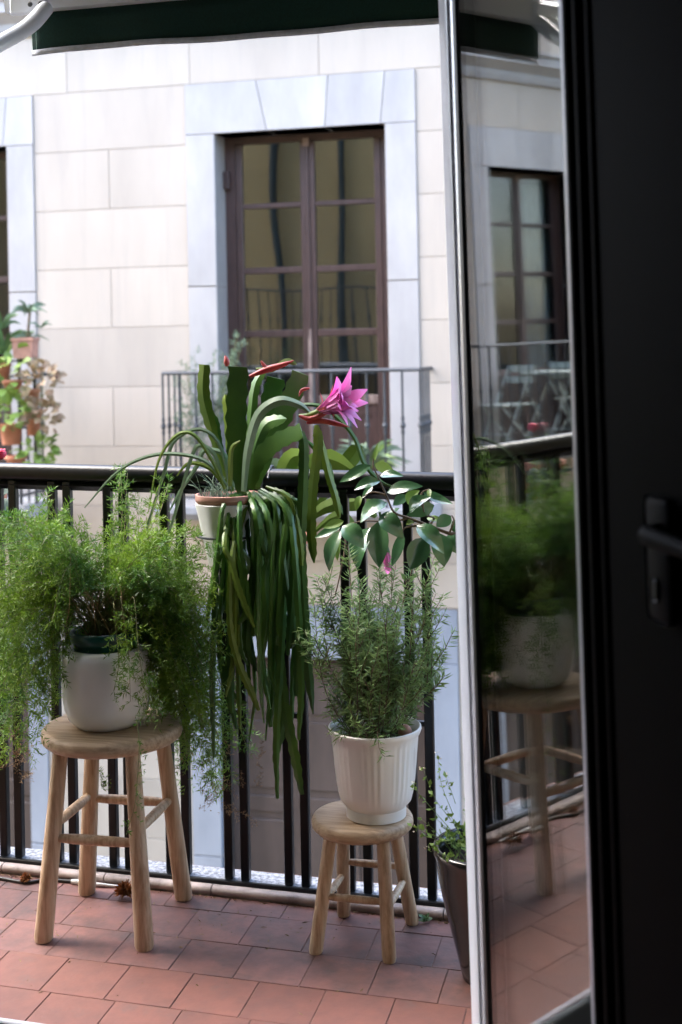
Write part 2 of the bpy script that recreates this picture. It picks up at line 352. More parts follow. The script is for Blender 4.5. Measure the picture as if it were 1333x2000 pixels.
def opp_door(x0, x1, zt, zb_, y, glassm, curtain=False):
    fw = .075; d = obj('balcony_door', join([box(x0-.01, x0+fw, y, y+.06, zb_, zt), box(x1-fw, x1+.01, y, y+.06, zb_, zt), box(x0+fw, x1-fw, y, y+.06, zt-.05, zt)]), m_brown, opp)
    xm = (x0+x1)/2
    zs = [3.055, 2.57, 2.555, 2.05, 2.025, 1.54, 1.525, 1.02]
    rows = [(2.575, 3.055), (2.06, 2.535), (1.555, 2.01), (1.03, 1.50)]
    for sgn, (a, b) in ((-1, (x0+fw+.002, xm-.002)), (1, (xm+.002, x1-fw-.002))):
        st = .058; yy = y-.006
        for u, v in ((a, a+st), (b-st, b)): obj('stile', box(u, v, yy, y+.045, zb_, zt-.052, .006), m_brown, d)
        for zl, zh in ((zb_, zb_+.16), (.955, 1.03), (1.50, 1.555), (2.01, 2.06), (2.535, 2.575), (3.055, zt-.052)):
            obj('rail', box(a+st, b-st, yy+.004, y+.042, zl, zh, .005), m_wear if zl == .955 else m_brown, d)
        for zl, zh in rows: obj('pane', box(a+st-.004, b-st+.004, y+.014, y+.020, zl-.004, zh+.004), glassm, d)
        obj('panel', box(a+st, b-st, y+.012, y+.035, zb_+.16, .955), m_brown, d)
        obj('panel_moulding', box(a+st+.06, b-st-.06, y+.004, y+.012, .86, .89), m_brown, d)
    obj('astragal', box(xm-.016, xm+.016, y-.020, y-.007, 1.562, zt-.06, .005), m_brown, d)
    obj('astragal', box(xm-.016, xm+.016, y-.020, y-.007, zb_, 1.56, .005), m_wear, d)
    obj('latch', box(xm-.03, xm+.03, y-.03, y-.02, zt-.10, zt-.03, .006), m_wear, d)
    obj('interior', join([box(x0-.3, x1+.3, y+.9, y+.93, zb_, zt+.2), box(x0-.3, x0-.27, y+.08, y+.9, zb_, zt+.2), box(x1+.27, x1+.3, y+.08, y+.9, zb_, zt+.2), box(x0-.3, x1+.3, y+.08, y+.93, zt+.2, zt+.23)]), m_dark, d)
    if curtain:
        P = []
        for xx in np.linspace(x0+.1, x0+.5, 24): P.append((xx, y+.12+.02*math.sin(xx*60)))
        V = [(p[0], p[1], z) for z in (zb_+.1, zt-.1) for p in P]; n = len(P)
        obj('curtain', (A(V), [[i, i+1, n+i+1, n+i] for i in range(n-1)]), m_curtain, d, 180)
mat_slab = mat('grey balcony slab', (.30, .31, .33), .8, .15, 8)
for i, c in enumerate(wins):
    surround(c-OW, c+OW, OH, .18, JW, JW, LH, [1.91])
    opp_door(c-OW+.01, c+OW-.01, OH-.004, .20, FY+.25, (m_glassw, m_glassw, m_glassb, m_glassb)[i], curtain=(i == 3))
    if i == 1: obj('hinge_bracket', box(c-OW+.001, c-OW+.05, FY+.19, FY+.23, 2.70, 2.84, .004), m_brown, opp)
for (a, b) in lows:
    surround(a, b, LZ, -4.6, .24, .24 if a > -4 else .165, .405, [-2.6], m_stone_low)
    n = 3
    dr = obj('street_door', box(a-.01, b+.01, FY+.20, FY+.26, -4.6, LZ), m_brown2, opp)
    for q in range(n):
        for zl, zh in ((-1.5, -1.08), (-2.10, -1.56), (-2.29, -2.16), (-3.2, -2.35), (-4.4, -3.26)):
            xa = a+(b-a)*q/n; xb = a+(b-a)*(q+1)/n; obj('panel', box(xa+.04, xb-.04, FY+.185, FY+.2, zl, zh, .006), m_brown2, dr)
opp_balcony(-3.56, -1.587, .25, 1.235, 9.1)
opp_balcony(-6.91, -4.745, .25, 1.235, 9.1)
opp_balcony(-10.1, -7.50, .25, 1.30, 9.1)

# ------------------------------------------------------------------ home building and room
home = thing('house', (-1, 2.42, -4.6), 'ochre stucco house whose dark room and balcony door frame the view', 'building')
OX0, OX1, OZ = -1.80, -.315, 2.50
WY0, WY1 = 2.235, 2.42
obj('wall', join([box(-14, OX0, WY0, WY1, -4.6, 5.4), box(OX1, 5, WY0, WY1, -4.6, 5.4), box(OX0, OX1, WY0, WY1, OZ, 5.4), box(OX0, OX1, WY0, WY1, -4.6, -.03)]), m_ochre, home)
def skew(vf, k, x0): V = A(vf[0]); V[:, 1] -= k*(V[:, 0]-x0); return V, vf[1]
obj('threshold', skew(join([box(OX0+.002, OX1-.002, 2.404, 2.419, -.01, .008, .003)]), .044, -1.34), m_alu, home)
obj('sill_track', skew(box(OX0+.002, OX1-.002, 2.25, 2.4035, -.02, .004, .002), .044, -1.34), m_darkalu, home)
obj('door_frame', join([box(OX0, OX0+.05, 2.26, 2.40, 0, OZ), box(OX0+.05, OX1-.04, 2.26, 2.40, OZ-.05, OZ), box(OX1-.012, OX1, 2.30, 2.40, 0.02, OZ-.05)]), m_alu, home)
for xp in (-4.94, -4.02):
    obj('drainpipe', tube([(xp, 2.50, -4.6), (xp+.01, 2.50, 1), (xp-.02, 2.50, 4), (xp, 2.50, 5.4)], .058, 10), m_pipe, home, 40)
nb = obj('neighbour_balcony', box(-6.4, -3.1, 2.42, 3.35, 1.05, 1.2, .02), mat_slab, home)
nr = obj('neighbour_railing', join([tube([(-6.35, 2.42, 2.2), (-6.35, 3.3, 2.2), (-3.15, 3.3, 2.2), (-3.15, 2.42, 2.2)], .016, 6)]), m_iron2, home, 40)
for i in range(24): obj('baluster', rail_baluster(-6.35+3.2*i/23, 3.3, 1.2, 2.2), m_iron2, nr, 40)
struct('room_floor', box(-3, 1.6, -2.5, WY0-.004, -.12, -.01), m_roomf)
struct('room_ceiling', box(-3, 1.6, -2.5, WY0-.004, 2.75, 2.85), m_room)
struct('room_wall_left', box(-3.1, -3.004, -2.5, WY0-.004, -.12, 2.85), m_room)
struct('room_wall_right', box(1.604, 1.7, -2.5, WY0-.004, -.12, 2.85), m_room)
struct('room_wall_back', box(-3.1, 1.7, -2.6, -2.504, -.12, 2.85), m_room)
struct('room_wall_front', join([box(-3, OX0, WY0-.003, WY0-.0005, -.01, 2.75), box(OX1, 1.6, WY0-.003, WY0-.0005, -.01, 2.75), box(OX0, OX1, WY0-.003, WY0-.0005, OZ, 2.75)]), m_room)

# ------------------------------------------------------------------ balcony floor, kerb
def fy(x): return -.045*(x+1.1)
bf = struct('balcony_floor', skew(box(-3.2, 1.2, 2.40, 3.26, -.22, -.0016), .045, -1.1), m_grout)
TS = .1535; rows_y = [2.386+.1535*i for i in range(5)]
offs = [.03, .0, .09, .052, .11]
for r, y0 in enumerate(rows_y):
    x = -2.62+(-1.31+2.62) % TS+offs[r]-TS
    y1 = min(y0+TS, 3.082)
    while x < .8:
        g = .0011; dz = random.uniform(-.0006, .0008)
        V, Fc = box(x+g, x+TS-g, y0+g, y1-g, -.012, 0+dz, .0008)
        V[:, 2] += (V[:, 0]-x)*random.uniform(-.003, .003)*(V[:, 2] > -.005)
        obj('tile', skew((V, Fc), .045, -1.1), m_tile if r < 2 else m_tile2, bf); x += TS
kerb = struct('kerb', skew(box(-3.2, 1.2, 3.10, 3.205, -.0044, .023, .003), .047, -1.1), m_ledge)
x = -3.2
while x < 1.2:                                   # bullnose coping stones
    L_ = .30
    pr = [(3.0865, -.0043), (3.0845, .004), (3.079, .008), (3.077, .013), (3.079, .0195), (3.085, .0235), (3.098, .0245), (3.099, -.0043)]
    obj('coping', skew(prism(pr, 0, x+.0015, x+L_-.0015), .047, -1.1), m_coping, kerb, 50); x += L_

# ------------------------------------------------------------------ own railing
RX = -1.7
def ry(x): return 3.172-.047*(x+1.7)
def rz(x): return 1.071-.0135*(x+1.8)
rail = thing('balcony_railing', (-1, ry(-1), .03), 'black iron railing with a round handrail and paired square bars', 'railing')
HR = .0235
obj('handrail', tube([(x_, ry(x_), rz(x_)) for x_ in (-3.0, -1.8, -1, -.2, 1.0)], HR, 20, sub=14), m_iron, rail, 60)
obj('flat_bar', skew(box(-3, 1, 3.100, 3.112, .0235, .034, .002), .047, -1.1), m_iron, rail)
obj('top_flat', join([prism([(ry(-3)-.014, rz(-3)-.036), (ry(-3)+.014, rz(-3)-.036), (ry(-3)+.014, rz(-3)-.018), (ry(-3)-.014, rz(-3)-.018)], 0, -3, -2.999)]) if False else tube([(x_, ry(x_), rz(x_)-.034) for x_ in (-3, 1)], .013, 4), m_iron, rail)
pc = [-1.70-.163*2, -1.70-.163]+[-1.70+.163*i for i in range(0, 12)]
for c in pc:
    for d_ in (-.0225, .0225):
        x_ = c+d_; h = .0112; y_ = ry(x_)
        obj('baluster', box(x_-h, x_+h, y_-h, y_+h, .0232, rz(x_)-.022, .0025), m_iron, rail)
    if random.random() < .8: obj('collar', tube([(c-.0225, ry(c), .455), (c+.0225, ry(c), .455)], .0085, 8), m_iron, rail, 40)

# ------------------------------------------------------------------ glass door leaf, opened into the room
TH, PH = math.radians(-26.5), .0145
P0 = A([-.43, 2.4, 1.0])
ex = A([-math.sin(TH), -math.cos(TH), 0]); ey = A([math.cos(TH)*math.cos(PH), -math.sin(TH)*math.cos(PH), math.sin(PH)]); ez = np.cross(ex, ey)
door = bpy.data.objects.new('glass_door', None); COL.objects.link(door)
tag(door, 'tall open glass balcony door mirroring plants and facade in its pane', 'door')
MD = Matrix.Identity(4)
for i in range(3): MD[i][0], MD[i][1], MD[i][2], MD[i][3] = ex[i], ey[i], ez[i], P0[i]
door.matrix_world = MD
def dpart(name, vf, m, parent=None, smooth=None): return obj(name, vf, m, parent or door, smooth, local=True)
Z0, Z1 = -.96, 1.42
s0, sg0, sg1, s1 = .275, .345, .775, 1.12
dpart('frame_lip', prism([(.222, .006), (.262, -.0005), (.266, -.0035), (.300, -.0085), (.306, -.0075), (.309, -.003), (.309, .035), (.222, .035)][::-1], 2, Z0, Z1), m_lip, None, 35)
dpart('hinge_stile', prism([(.3095, -.001), (.316, -.0055), (.324, -.0065), (.3285, -.005), (.329, .034), (.3095, .034)][::-1], 2, Z0+.001, Z1-.001), m_alu, None, 50)
dpart('glazing_gasket', box(.3295, sg0+.004, -.006, .028, Z0, Z1, .004), m_gasket)
for yp in (0., .017): dpart('glass_pane', box(sg0+.005, sg1+.005, yp-.002, yp+.002, Z0+.085, Z1-.08), m_glassd)
dpart('glazing_bead', box(sg1, sg1+.016, -.010, .02, Z0, Z1, .003), m_alu)
s = sg1+.0165
for i, (w_, d_) in enumerate([(.022, .012), (.014, .022), (.024, .016), (.016, .026), (.026, .018), (.014, .028)]):
    dpart('stile_profile', box(s, s+w_-.0005, -d_, .03, Z0, Z1, .003), m_darkalu); s += w_
dpart('lock_stile', box(s, s1+.1, -.024, .035, Z0, Z1, .004), m_darkalu)
dpart('bottom_rail', box(sg0+.0045, sg1-.0005, -.02, .03, Z0, Z0+.09, .004), m_darkalu)
dpart('top_rail', box(sg0+.0045, sg1-.0005, -.02, .03, Z1-.085, Z1, .004), m_darkalu)
hs = 1.06
hp = dpart('handle_plate', box(hs-.034, hs+.022, -.036, -.0245, .075, .215, .010, 2), m_handle, None, 40)
dpart('handle_lever', tube([(hs+.008, -.036, .178), (hs+.008, -.046, .178), (hs+.014, -.054, .177), (hs+.03, -.056, .175), (hs+.11, -.054, .172)], [.011, .010, .010, .011, .009], 12, sub=20), m_handle, hp, 60)
dpart('keyhole', box(hs-.012, hs, -.039, -.0362, .10, .125, .003), m_gasket, hp)

# ------------------------------------------------------------------ awning
AX = -1.49; AY = 2.955
awn = thing('awning', (AX, AY, 2.14), 'dark green balcony awning with short valance on a white front bar', 'awning')
zt_ = 2.250
nx = 90; V = []
xs = np.linspace(AX, .9, nx)
for j, zz in enumerate((2.150, 2.18, 2.22, zt_)):
    for i, x_ in enumerate(xs):
        wv = (.010*math.sin(x_*7)+.004*math.sin(x_*23))*(1-j/3.2)
        V.append((x_, AY+wv, zz+(.003*math.sin(x_*9+1) if j == 0 else 0)))
vq = [[j*nx+i, j*nx+i+1, (j+1)*nx+i+1, (j+1)*nx+i] for j in range(3) for i in range(nx-1)]
val = obj('valance', (A(V), vq), m_awn, awn, 180)
mod = val.modifiers.new('t', 'SOLIDIFY'); mod.thickness = .0015
Vh = [];
for j, dz in enumerate((-.0125, .0015)):
    for i, x_ in enumerate(xs):
        wv = (.010*math.sin(x_*7)+.004*math.sin(x_*23)); Vh.append((x_-.0005, AY+wv-.002, 2.150+dz+.003*math.sin(x_*9+1)))
hem = obj('hem', (A(Vh), [[i, i+1, nx+i+1, nx+i] for i in range(nx-1)]), m_hem, val, 180)
mod = hem.modifiers.new('t', 'SOLIDIFY'); mod.thickness = .004; mod.offset = 0
for xo in (.002, .014):
    obj('stitching', tube([(AX+xo, AY-.006+.010*math.sin((AX+xo)*7)*.7, 2.152), (AX+xo+.001, AY-.004, 2.25)], .0006, 4), m_thread, val)
bar = prism([(AY-.030, zt_-.006), (AY-.034, zt_+.012), (AY-.034, zt_+.05), (AY-.02, zt_+.062), (AY+.02, zt_+.062), (AY+.03, zt_+.05), (AY+.03, zt_+.004), (AY+.012, zt_-.006)], 0, AX-.055, .93)
obj('front_bar', bar, m_white, awn, 40)
br = obj('bracket', box(AX-.035, AX+.062, AY-.046, AY-.0345, zt_-.016, zt_+.045, .004), m_white, awn)
for dx in (.022, .05): obj('bolt', lathe([(.0065, 0), (.0065, .004), (.004, .006)], (0, 0, 0), 8), m_iron2, br); bpy.data.objects[-1] if False else None
for b_, dx in zip([o for o in br.children], (.022, .05)):
    b_.rotation_euler = (math.pi/2, 0, 0); b_.location = A([AX+dx, AY-.0465, zt_+.003])-base_of(br)
arm = [at(92, 14, 2.90), at(82, 24, 2.885), at(66, 42, 2.86), at(40, 62, 2.82), at(0, 84, 2.75), at(-70, 122, 2.62), at(-180, 178, 2.46)]
obj('arm', tube(arm, [.018, .020, .020, .019, .019, .019, .019], 14, sub=30), m_white, awn, 60)
obj('canopy', (A([[AX, AY, zt_+.066], [.9, AY, zt_+.066], [.9, 2.46, 2.62], [AX, 2.46, 2.62], [AX, AY, zt_+.063], [.9, AY, zt_+.063], [.9, 2.46, 2.617], [AX, 2.46, 2.617]]), [[0, 1, 2, 3], [7, 6, 5, 4]]), m_awn, awn)
obj('cassette', box(AX-.05, .95, 2.421, 2.52, 2.56, 2.69, .02, 2), m_white, awn)

# ------------------------------------------------------------------ stools
def stool(cx, cy, zt, R, th, base, top, r0, r1, zl, zhi, label, rot=0., domed=.006):
    t = thing('wooden_stool', (cx, cy, 0), label, 'stool', 'round wooden plant stools')
    prof = [(R*.80, zt-th), (R*.93, zt-th+.003), (R*.985, zt-th+.010), (R, zt-th*.55), (R*.992, zt-.009), (R*.965, zt-.003), (R*.9, zt), (R*.3, zt)]
    w = lambda a, z: 1+.008*math.sin(2*a+.5)+.005*math.sin(3*a)
    obj('seat', lathe(prof, (cx, cy, 0), 56, wob=w), m_wood_s, t, 50)
    corners = []
    for sx, sy in ((-1, -1), (1, -1), (1, 1), (-1, 1)):
        bx, by = cx+base[(sx, sy)][0], cy+base[(sx, sy)][1]; tx, ty = cx+sx*top, cy+sy*top
        P = [(bx, by, .0), (bx+(tx-bx)*.02, by+(ty-by)*.02, .008), (bx+(tx-bx)*.5, by+(ty-by)*.5, (zt-th)*.5), (tx, ty, zt-th+.004)]
        V, Fc = tube(P, [r0*.88, r0, (r0+r1)/2*1.02, r1], 16); V[:16, 2] = 0.001
        obj('leg', (V, Fc), m_wood, t, 50)
        corners.append(((bx, by), (tx, ty)))
    for i in range(4):
        z = zl if i % 2 == 0 else zhi
        if i == 2: z = zl+.018
        a, b = corners[i], corners[(i+1) % 4]
        f = z/(zt-th); pa = A([a[0][0]+(a[1][0]-a[0][0])*f, a[0][1]+(a[1][1]-a[0][1])*f, z]); pb = A([b[0][0]+(b[1][0]-b[0][0])*f, b[0][1]+(b[1][1]-b[0][1])*f, z])
        rr = r0*.52; obj('stretcher', tube([pa, pa*.75+pb*.25, (pa+pb)/2, pa*.25+pb*.75, pb], [rr*.75, rr, rr*1.05, rr, rr*.75], 12), m_wood, t, 50)
    return t
BX, BY, BZ = -1.288, 2.912, .478
stool(BX, BY, BZ, .170, .040, {(-1, -1): (-.122, -.142), (1, -1): (.130, -.134), (1, 1): (.125, .140), (-1, 1): (-.133, .124)}, .092, .0225, .018, .235, .262, 'larger light wood stool under the fern pot, four round splayed legs')
SX, SY, SZ = -.668, 2.93, .291
stool(SX, SY, SZ, .119, .034, {(-1, -1): (-.094, -.095), (1, -1): (.080, -.104), (1, 1): (.097, .094), (-1, 1): (-.075, .105)}, .062, .0165, .0155, .125, .11, 'smaller light wood stool under the fluted rosemary pot')

# ------------------------------------------------------------------ asparagus fern
PX, PY = -1.298, 2.905
fern = thing('potted_fern', (PX, PY, BZ), 'sprawling asparagus fern in a smooth white glazed pot on the larger stool', 'potted plant')
R_ = .106
obj('cachepot', lathe([(.060, .001), (.074, .003), (.092, .020), (.101, .045), (R_, .075), (R_, .15), (.1045, .172), (.098, .186), (.090, .192), (.085, .1925), (.082, .189), (.082, .12), (.05, .11)], (PX, PY, BZ), 56), m_ceram, fern, 60)
obj('inner_pot', lathe([(.06, .115), (.076, .19), (.079, .205), (.0835, .207), (.0855, .225), (.0845, .232), (.080, .234), (.077, .228), (.075, .2), (.05, .19)], (PX, PY, BZ), 48), m_greenpot, fern, 60)
def soil_disc(c, r, z, parent, name='soil'):
    V = [(c[0], c[1], z+.006)]; k = 26
    for q in (1, 2, 3, 4):
        for j in range(k):
            a = 2*math.pi*j/k; V.append((c[0]+r*q/4*math.cos(a), c[1]+r*q/4*math.sin(a), z+(random.uniform(-.004, .007) if q < 4 else -.004)))
    Fc = [[0, 1+j, 1+(j+1) % k] for j in range(k)]
    for q in range(3): Fc += [[1+q*k+j, 1+(q+1)*k+j, 1+(q+1)*k+(j+1) % k, 1+q*k+(j+1) % k] for j in range(k)]
    return obj(name, (A(V), Fc), m_soil, parent, 180)
soil_disc((PX, PY), .076, BZ+.222, fern)
def feather(stems_paths, blen, nstep, nlen, nw, start=.25, droop=.25, dens=3):
    """branchlets with tufts of needles along each path; returns needle arrays and branchlet tubes"""
    Bs, Ds, Ls, tubes = [], [], [], []
    for P in stems_paths:
        n = len(P); seg = np.linalg.norm(np.diff(P, axis=0), axis=1); Lt = seg.sum(); cum = np.concatenate([[0], np.cumsum(seg)])
        T = nrm(np.gradient(P, axis=0)); k = max(4, int(Lt*(1-start)/nstep))
        for s_ in np.linspace(start, 1, k):
            s_ = min(1, s_+rng.uniform(-.01, .01)); p = A([np.interp(s_*Lt, cum, P[:, d]) for d in range(3)]); t = A([np.interp(s_*Lt, cum, T[:, d]) for d in range(3)])
            bl = blen*rng.uniform(.5, 1.15)*(1-.55*max(0, s_-.5)/.5)*(.5+.5*min(1, (s_-start)/.2))
            side = nrm(np.cross(t, rng.normal(size=3))); d = nrm(t*.55+side*.9+A([0, 0, .15])); m = max(3, int(bl/.0062))
            u = np.linspace(.12, 1, m)[:, None]; bp = p+d*bl*u+A([0, 0, -1.])*droop*bl*u*u
            tubes.append((p, p+d*bl*.5-A([0, 0, droop*bl*.25]), bp[-1]))
            for q in range(dens):
                nd = nrm(d*.75+nrm(np.cross(np.tile(d, (m, 1)), rng.normal(size=(m, 3))))*.95)
                Bs.append(bp); Ds.append(nd); Ls.append(nlen*rng.uniform(.55, 1.2, m)*(1-.25*u[:, 0]))
    return np.vstack(Bs), np.vstack(Ds), np.concatenate(Ls), tubes
def wires(paths, r):
    """thin three-sided stems as quads"""
    Vs, Qs, k = [], [], 0
    for P in paths:
        P = A(P); n = len(P); T = nrm(np.gradient(P, axis=0)); u = nrm(np.cross(T, A([.3, .5, .8]))); w = np.cross(T, u); rr = np.linspace(r, r*.45, n)[:, None]
        ring = np.stack([P+rr*(u*math.cos(a)+w*math.sin(a)) for a in (0, 2.094, 4.188)], 1); Vs.append(ring.reshape(-1, 3))
        for j in range(3):
            i = np.arange(n-1); Qs.append(np.stack([k+i*3+j, k+i*3+(j+1) % 3, k+(i+1)*3+(j+1) % 3, k+(i+1)*3+j], 1))
        k += 3*n
    return np.vstack(Vs), np.vstack(Qs)
def arch(b, tip, lift, n=16, side=None):
    b, tip = A(b, float), A(tip, float); c = b*.5+tip*.5+A([0, 0, lift])
    if side is not None: c = c+side
    c1 = b+(c-b)*.9; t = np.linspace(0, 1, n)[:, None]
    return b*(1-t)**2+2*c1*t*(1-t)+tip*t*t
clouds = [  # px box, depth range, lift, count
    ((-90, 110, 1010, 1130), (2.62, 3.08), (.14, .26), 19), ((-70, 120, 1130, 1300), (2.62, 3.0), (.16, .34), 30), ((-50, 90, 1300, 1490), (2.68, 3.02), (.24, .46), 26),
    ((10, 200, 955, 1050), (2.85, 3.3), (.04, .12), 9), ((180, 350, 930, 1060), (2.85, 3.25), (.02, .10), 9), ((290, 440, 1040, 1200), (2.78, 3.14), (.10, .22), 30),
    ((300, 450, 1190, 1340), (2.82, 3.12), (.18, .36), 38), ((280, 420, 1330, 1460), (2.88, 3.10), (.26, .46), 27), ((360, 500, 1420, 1560), (3.02, 3.2), (.34, .55), 20), ((230, 300, 880, 960), (2.95, 3.2), (.0, .05), 3), ((140, 260, 1030, 1110), (2.92, 3.05), (.03, .06), 4)]
paths = []
for (x0, x1, y0, y1), (d0, d1), (l0, l1), k in clouds:
    for _ in range(k):
        Y = random.uniform(d0, d1); tip = at(random.uniform(x0, x1), random.uniform(y0, y1), Y)
        b = A([PX+random.uniform(-.035, .04), PY+random.uniform(-.04, .04), BZ+.222])
        paths.append(arch(b, tip, random.uniform(l0, l1), 18, A([random.uniform(-.05, .05), random.uniform(-.05, .05), 0])))
# a sprig hanging down in front of the pot and one along the stool leg
paths.append(catmull([at(240, 1190, 2.85), at(236, 1165, 2.80), at(243, 1220, 2.77), at(252, 1290, 2.765), at(255, 1370, 2.765)], 18))
paths.append(catmull([at(225, 1190, 2.84), at(222, 1180, 2.79), at(228, 1240, 2.775), at(232, 1300, 2.775), at(222, 1350, 2.77)], 18))
paths.append(catmull([at(250, 1180, 2.85), at(262, 1170, 2.80), at(270, 1260, 2.745), at(285, 1360, 2.73), at(300, 1410, 2.73)], 18))
longs = [catmull([at(265, 1400, 2.74), at(272, 1450, 2.72), at(268, 1530, 2.715), at(262, 1580, 2.715), at(248, 1625, 2.715)], 16)]
Bn, Dn, Ln, tb = feather(paths, .068, .0135, .0205, .0018, .30, .3, 3)
B2, D2, L2, tb2 = feather(longs, .035, .02, .014, .0016, .2, .4, 3)
B3, D3, L3, tb3 = feather([catmull([at(190, 1500, 2.9), at(195, 1520, 2.89), at(198, 1540, 2.89)], 6)], .03, .006, .016, .0018, .1, .4, 3)
Bn, Dn, Ln = np.vstack([Bn, B2, B3]), np.vstack([Dn, D2, D3]), np.concatenate([Ln, L2, L3])
V, Q = needles(Bn, Dn, Ln, rng.uniform(.0019, .0034, len(Bn))); fast('foliage', V, Q, m_fern, fern)
V, Q = wires(paths+longs, .0013); fast('stems', V, Q, m_fernst, fern)
V, Q = wires([A(t) for t in tb+tb2+tb3], .0005); fast('branchlets', V, Q, m_fern, fern)
dryp = []
for _ in range(26):
    x, y = random.choice([(430+random.uniform(-60, 80), 1500+random.uniform(-60, 70)), (60+random.uniform(-60, 60), 1440+random.uniform(-70, 90))]); p = at(x, y, random.uniform(2.95, 3.1)); dryp.append(catmull([p, p+A([random.uniform(-.02, .02), 0, -.015]), p+A([random.uniform(-.05, .05), random.uniform(-.02, .02), -.04])], 5))
Bd, Dd, Ld, tbd = feather(dryp, .02, .007, .012, .0015, .1, .4, 3)
V, Q = needles(Bd, Dd, Ld, .0014); fast('dry_needles', V, Q, m_dry, fern)
strw = []
for _ in range(40):
    a = random.uniform(0, 6.28); r = random.uniform(0, .06); b = A([PX+r*math.cos(a), PY+r*math.sin(a), BZ+.222]); strw.append(arch(b, b+A([random.uniform(-.09, .09), random.uniform(-.09, .05), random.uniform(.02, .16)]), .02, 6))
strw.append(catmull([at(138, 1085, 2.8), at(137, 1150, 2.79), at(135, 1190, 2.79), at(128, 1225, 2.79)], 8)); strw.append(catmull([at(236, 1145, 2.8), at(240, 1190, 2.79), at(246, 1235, 2.79)], 8))
V, Q = wires(strw, .0012); fast('dry_stems', V, Q, m_dry, fern)

# ------------------------------------------------------------------ rosemary in fluted pot
RX_, RY_ = -.634, 2.93
ros = thing('potted_rosemary', (RX_, RY_, SZ), 'bushy rosemary in a white fluted pot on the smaller stool', 'potted plant')
n = 160; prof = [(.060, .001, 0), (.070, .002, 0), (.0705, .026, 0), (.074, .030, 0), (.083, .040, 0), (.0875, .058, .4), (.0915, .085, 1), (.097, .145, 1), (.1, .175, .8), (.102, .188, .1), (.107, .197, 0), (.1095, .204, 0), (.109, .209, 0), (.106, .211, 0), (.102, .207, 0), (.097, .192, 0), (.092, .15, 0), (.05, .145, 0)]
V = []
for r, z, fl in prof:
    for j in range(n):
        a = 2*math.pi*j/n; gate = 1 if (math.sin(a*8+.6) > -.35) else 0
        rr = r*(1+.010*fl*gate*(1 if j % 4 < 2 else -.4)); V.append((RX_+rr*math.cos(a), RY_+rr*math.sin(a), SZ+z))
k = len(prof); Fq = [[i*n+j, i*n+(j+1) % n, (i+1)*n+(j+1) % n, (i+1)*n+j] for i in range(k-1) for j in range(n)]+[list(range(n))[::-1], list(range((k-1)*n, k*n))]
obj('fluted_pot', (A(V), Fq), m_ceram2, ros, 35)
soil_disc((RX_, RY_), .093, SZ+.178, ros)
rp = []
for _ in range(58):
    a = random.uniform(0, 6.28); r = random.uniform(0, .07); b = A([RX_+r*math.cos(a), RY_+r*math.sin(a), SZ+.178])
    x = random.gauss(732, 62); y = random.uniform(1075, 1330); x = min(858, max(612, x))
    if abs(x-732) > 70: y = random.uniform(1110, 1340)
    tip = at(x, y, random.uniform(2.82, 3.06)); rp.append(catmull([b, b*.55+tip*.45+A([random.uniform(-.03, .03), random.uniform(-.03, .03), -.02]), tip], 16))
for (x, y) in ((850, 1085), (852, 1160), (872, 1265), (866, 1295), (600, 1255), (845, 1225), (618, 1130), (630, 1160)):
    b = A([RX_, RY_, SZ+.25]); tip = at(x, y, 2.9); rp.append(catmull([b, b*.4+tip*.6+A([0, 0, -.03]), tip], 14))
for _ in range(26):                               # low, short shoots round the rim
    a = random.uniform(0, 6.28); b = A([RX_+.05*math.cos(a), RY_+.05*math.sin(a), SZ+.18]); d = A([math.cos(a)*.055, math.sin(a)*.055, random.uniform(.03, .13)]); rp.append(catmull([b, b+d*.6, b+d*1.1+A([0, 0, -.01])], 8))
rp.append(catmull([at(737, 1430, 2.85), at(738, 1440, 2.815), at(742, 1465, 2.80), at(752, 1478, 2.80)], 6))
Bs, Ds, Ls = [], [], []
side_p = []
for P in list(rp[:66]):
    for _ in range(3):
        i = random.randint(7, len(P)-3); t = nrm(P[i+1]-P[i]); d = nrm(t+A([random.uniform(-.9, .9), random.uniform(-.7, .7), .3])); L_ = random.uniform(.04, .09); side_p.append(A([P[i], P[i]+d*L_*.5, P[i]+d*L_+A([0, 0, .01])]))
for P in rp+side_p:
    seg = np.linalg.norm(np.diff(P, axis=0), axis=1); Lt = seg.sum(); cum = np.concatenate([[0], np.cumsum(seg)]); T = nrm(np.gradient(P, axis=0)); m = int(Lt/.0050)
    s_ = np.linspace(.15 if len(P) > 10 else .0, 1, m); keep = rng.uniform(size=m) < np.interp(s_, [0, .25, .5, 1], [.25, .45, .85, 1]); s_ = s_[keep]; m = len(s_)
    p = np.stack([np.interp(s_*Lt, cum, P[:, d]) for d in range(3)], 1); t = np.stack([np.interp(s_*Lt, cum, T[:, d]) for d in range(3)], 1)
    for q in range(2):
        sd_ = nrm(np.cross(t, rng.normal(size=(m, 3)))); Bs.append(p); Ds.append(t*rng.uniform(.2, .9, (m, 1))+sd_); Ls.append(rng.uniform(.017, .034, m))
V, Q = needles(np.vstack(Bs), np.vstack(Ds), np.concatenate(Ls), rng.uniform(.0026, .0042, sum(len(b) for b in Bs))); fast('needles', V, Q, m_rose, ros)
V, Q = wires(rp+side_p, .0016); fast('stems', V, Q, m_rosest, ros)
obj('pebble', lathe([(.002, 0), (.012, .003), (.017, .012), (.014, .024), (.006, .031), (.001, .032)], at(792, 1432, 2.93)-A([0, 0, .012]), 14), m_terra2, ros, 60)

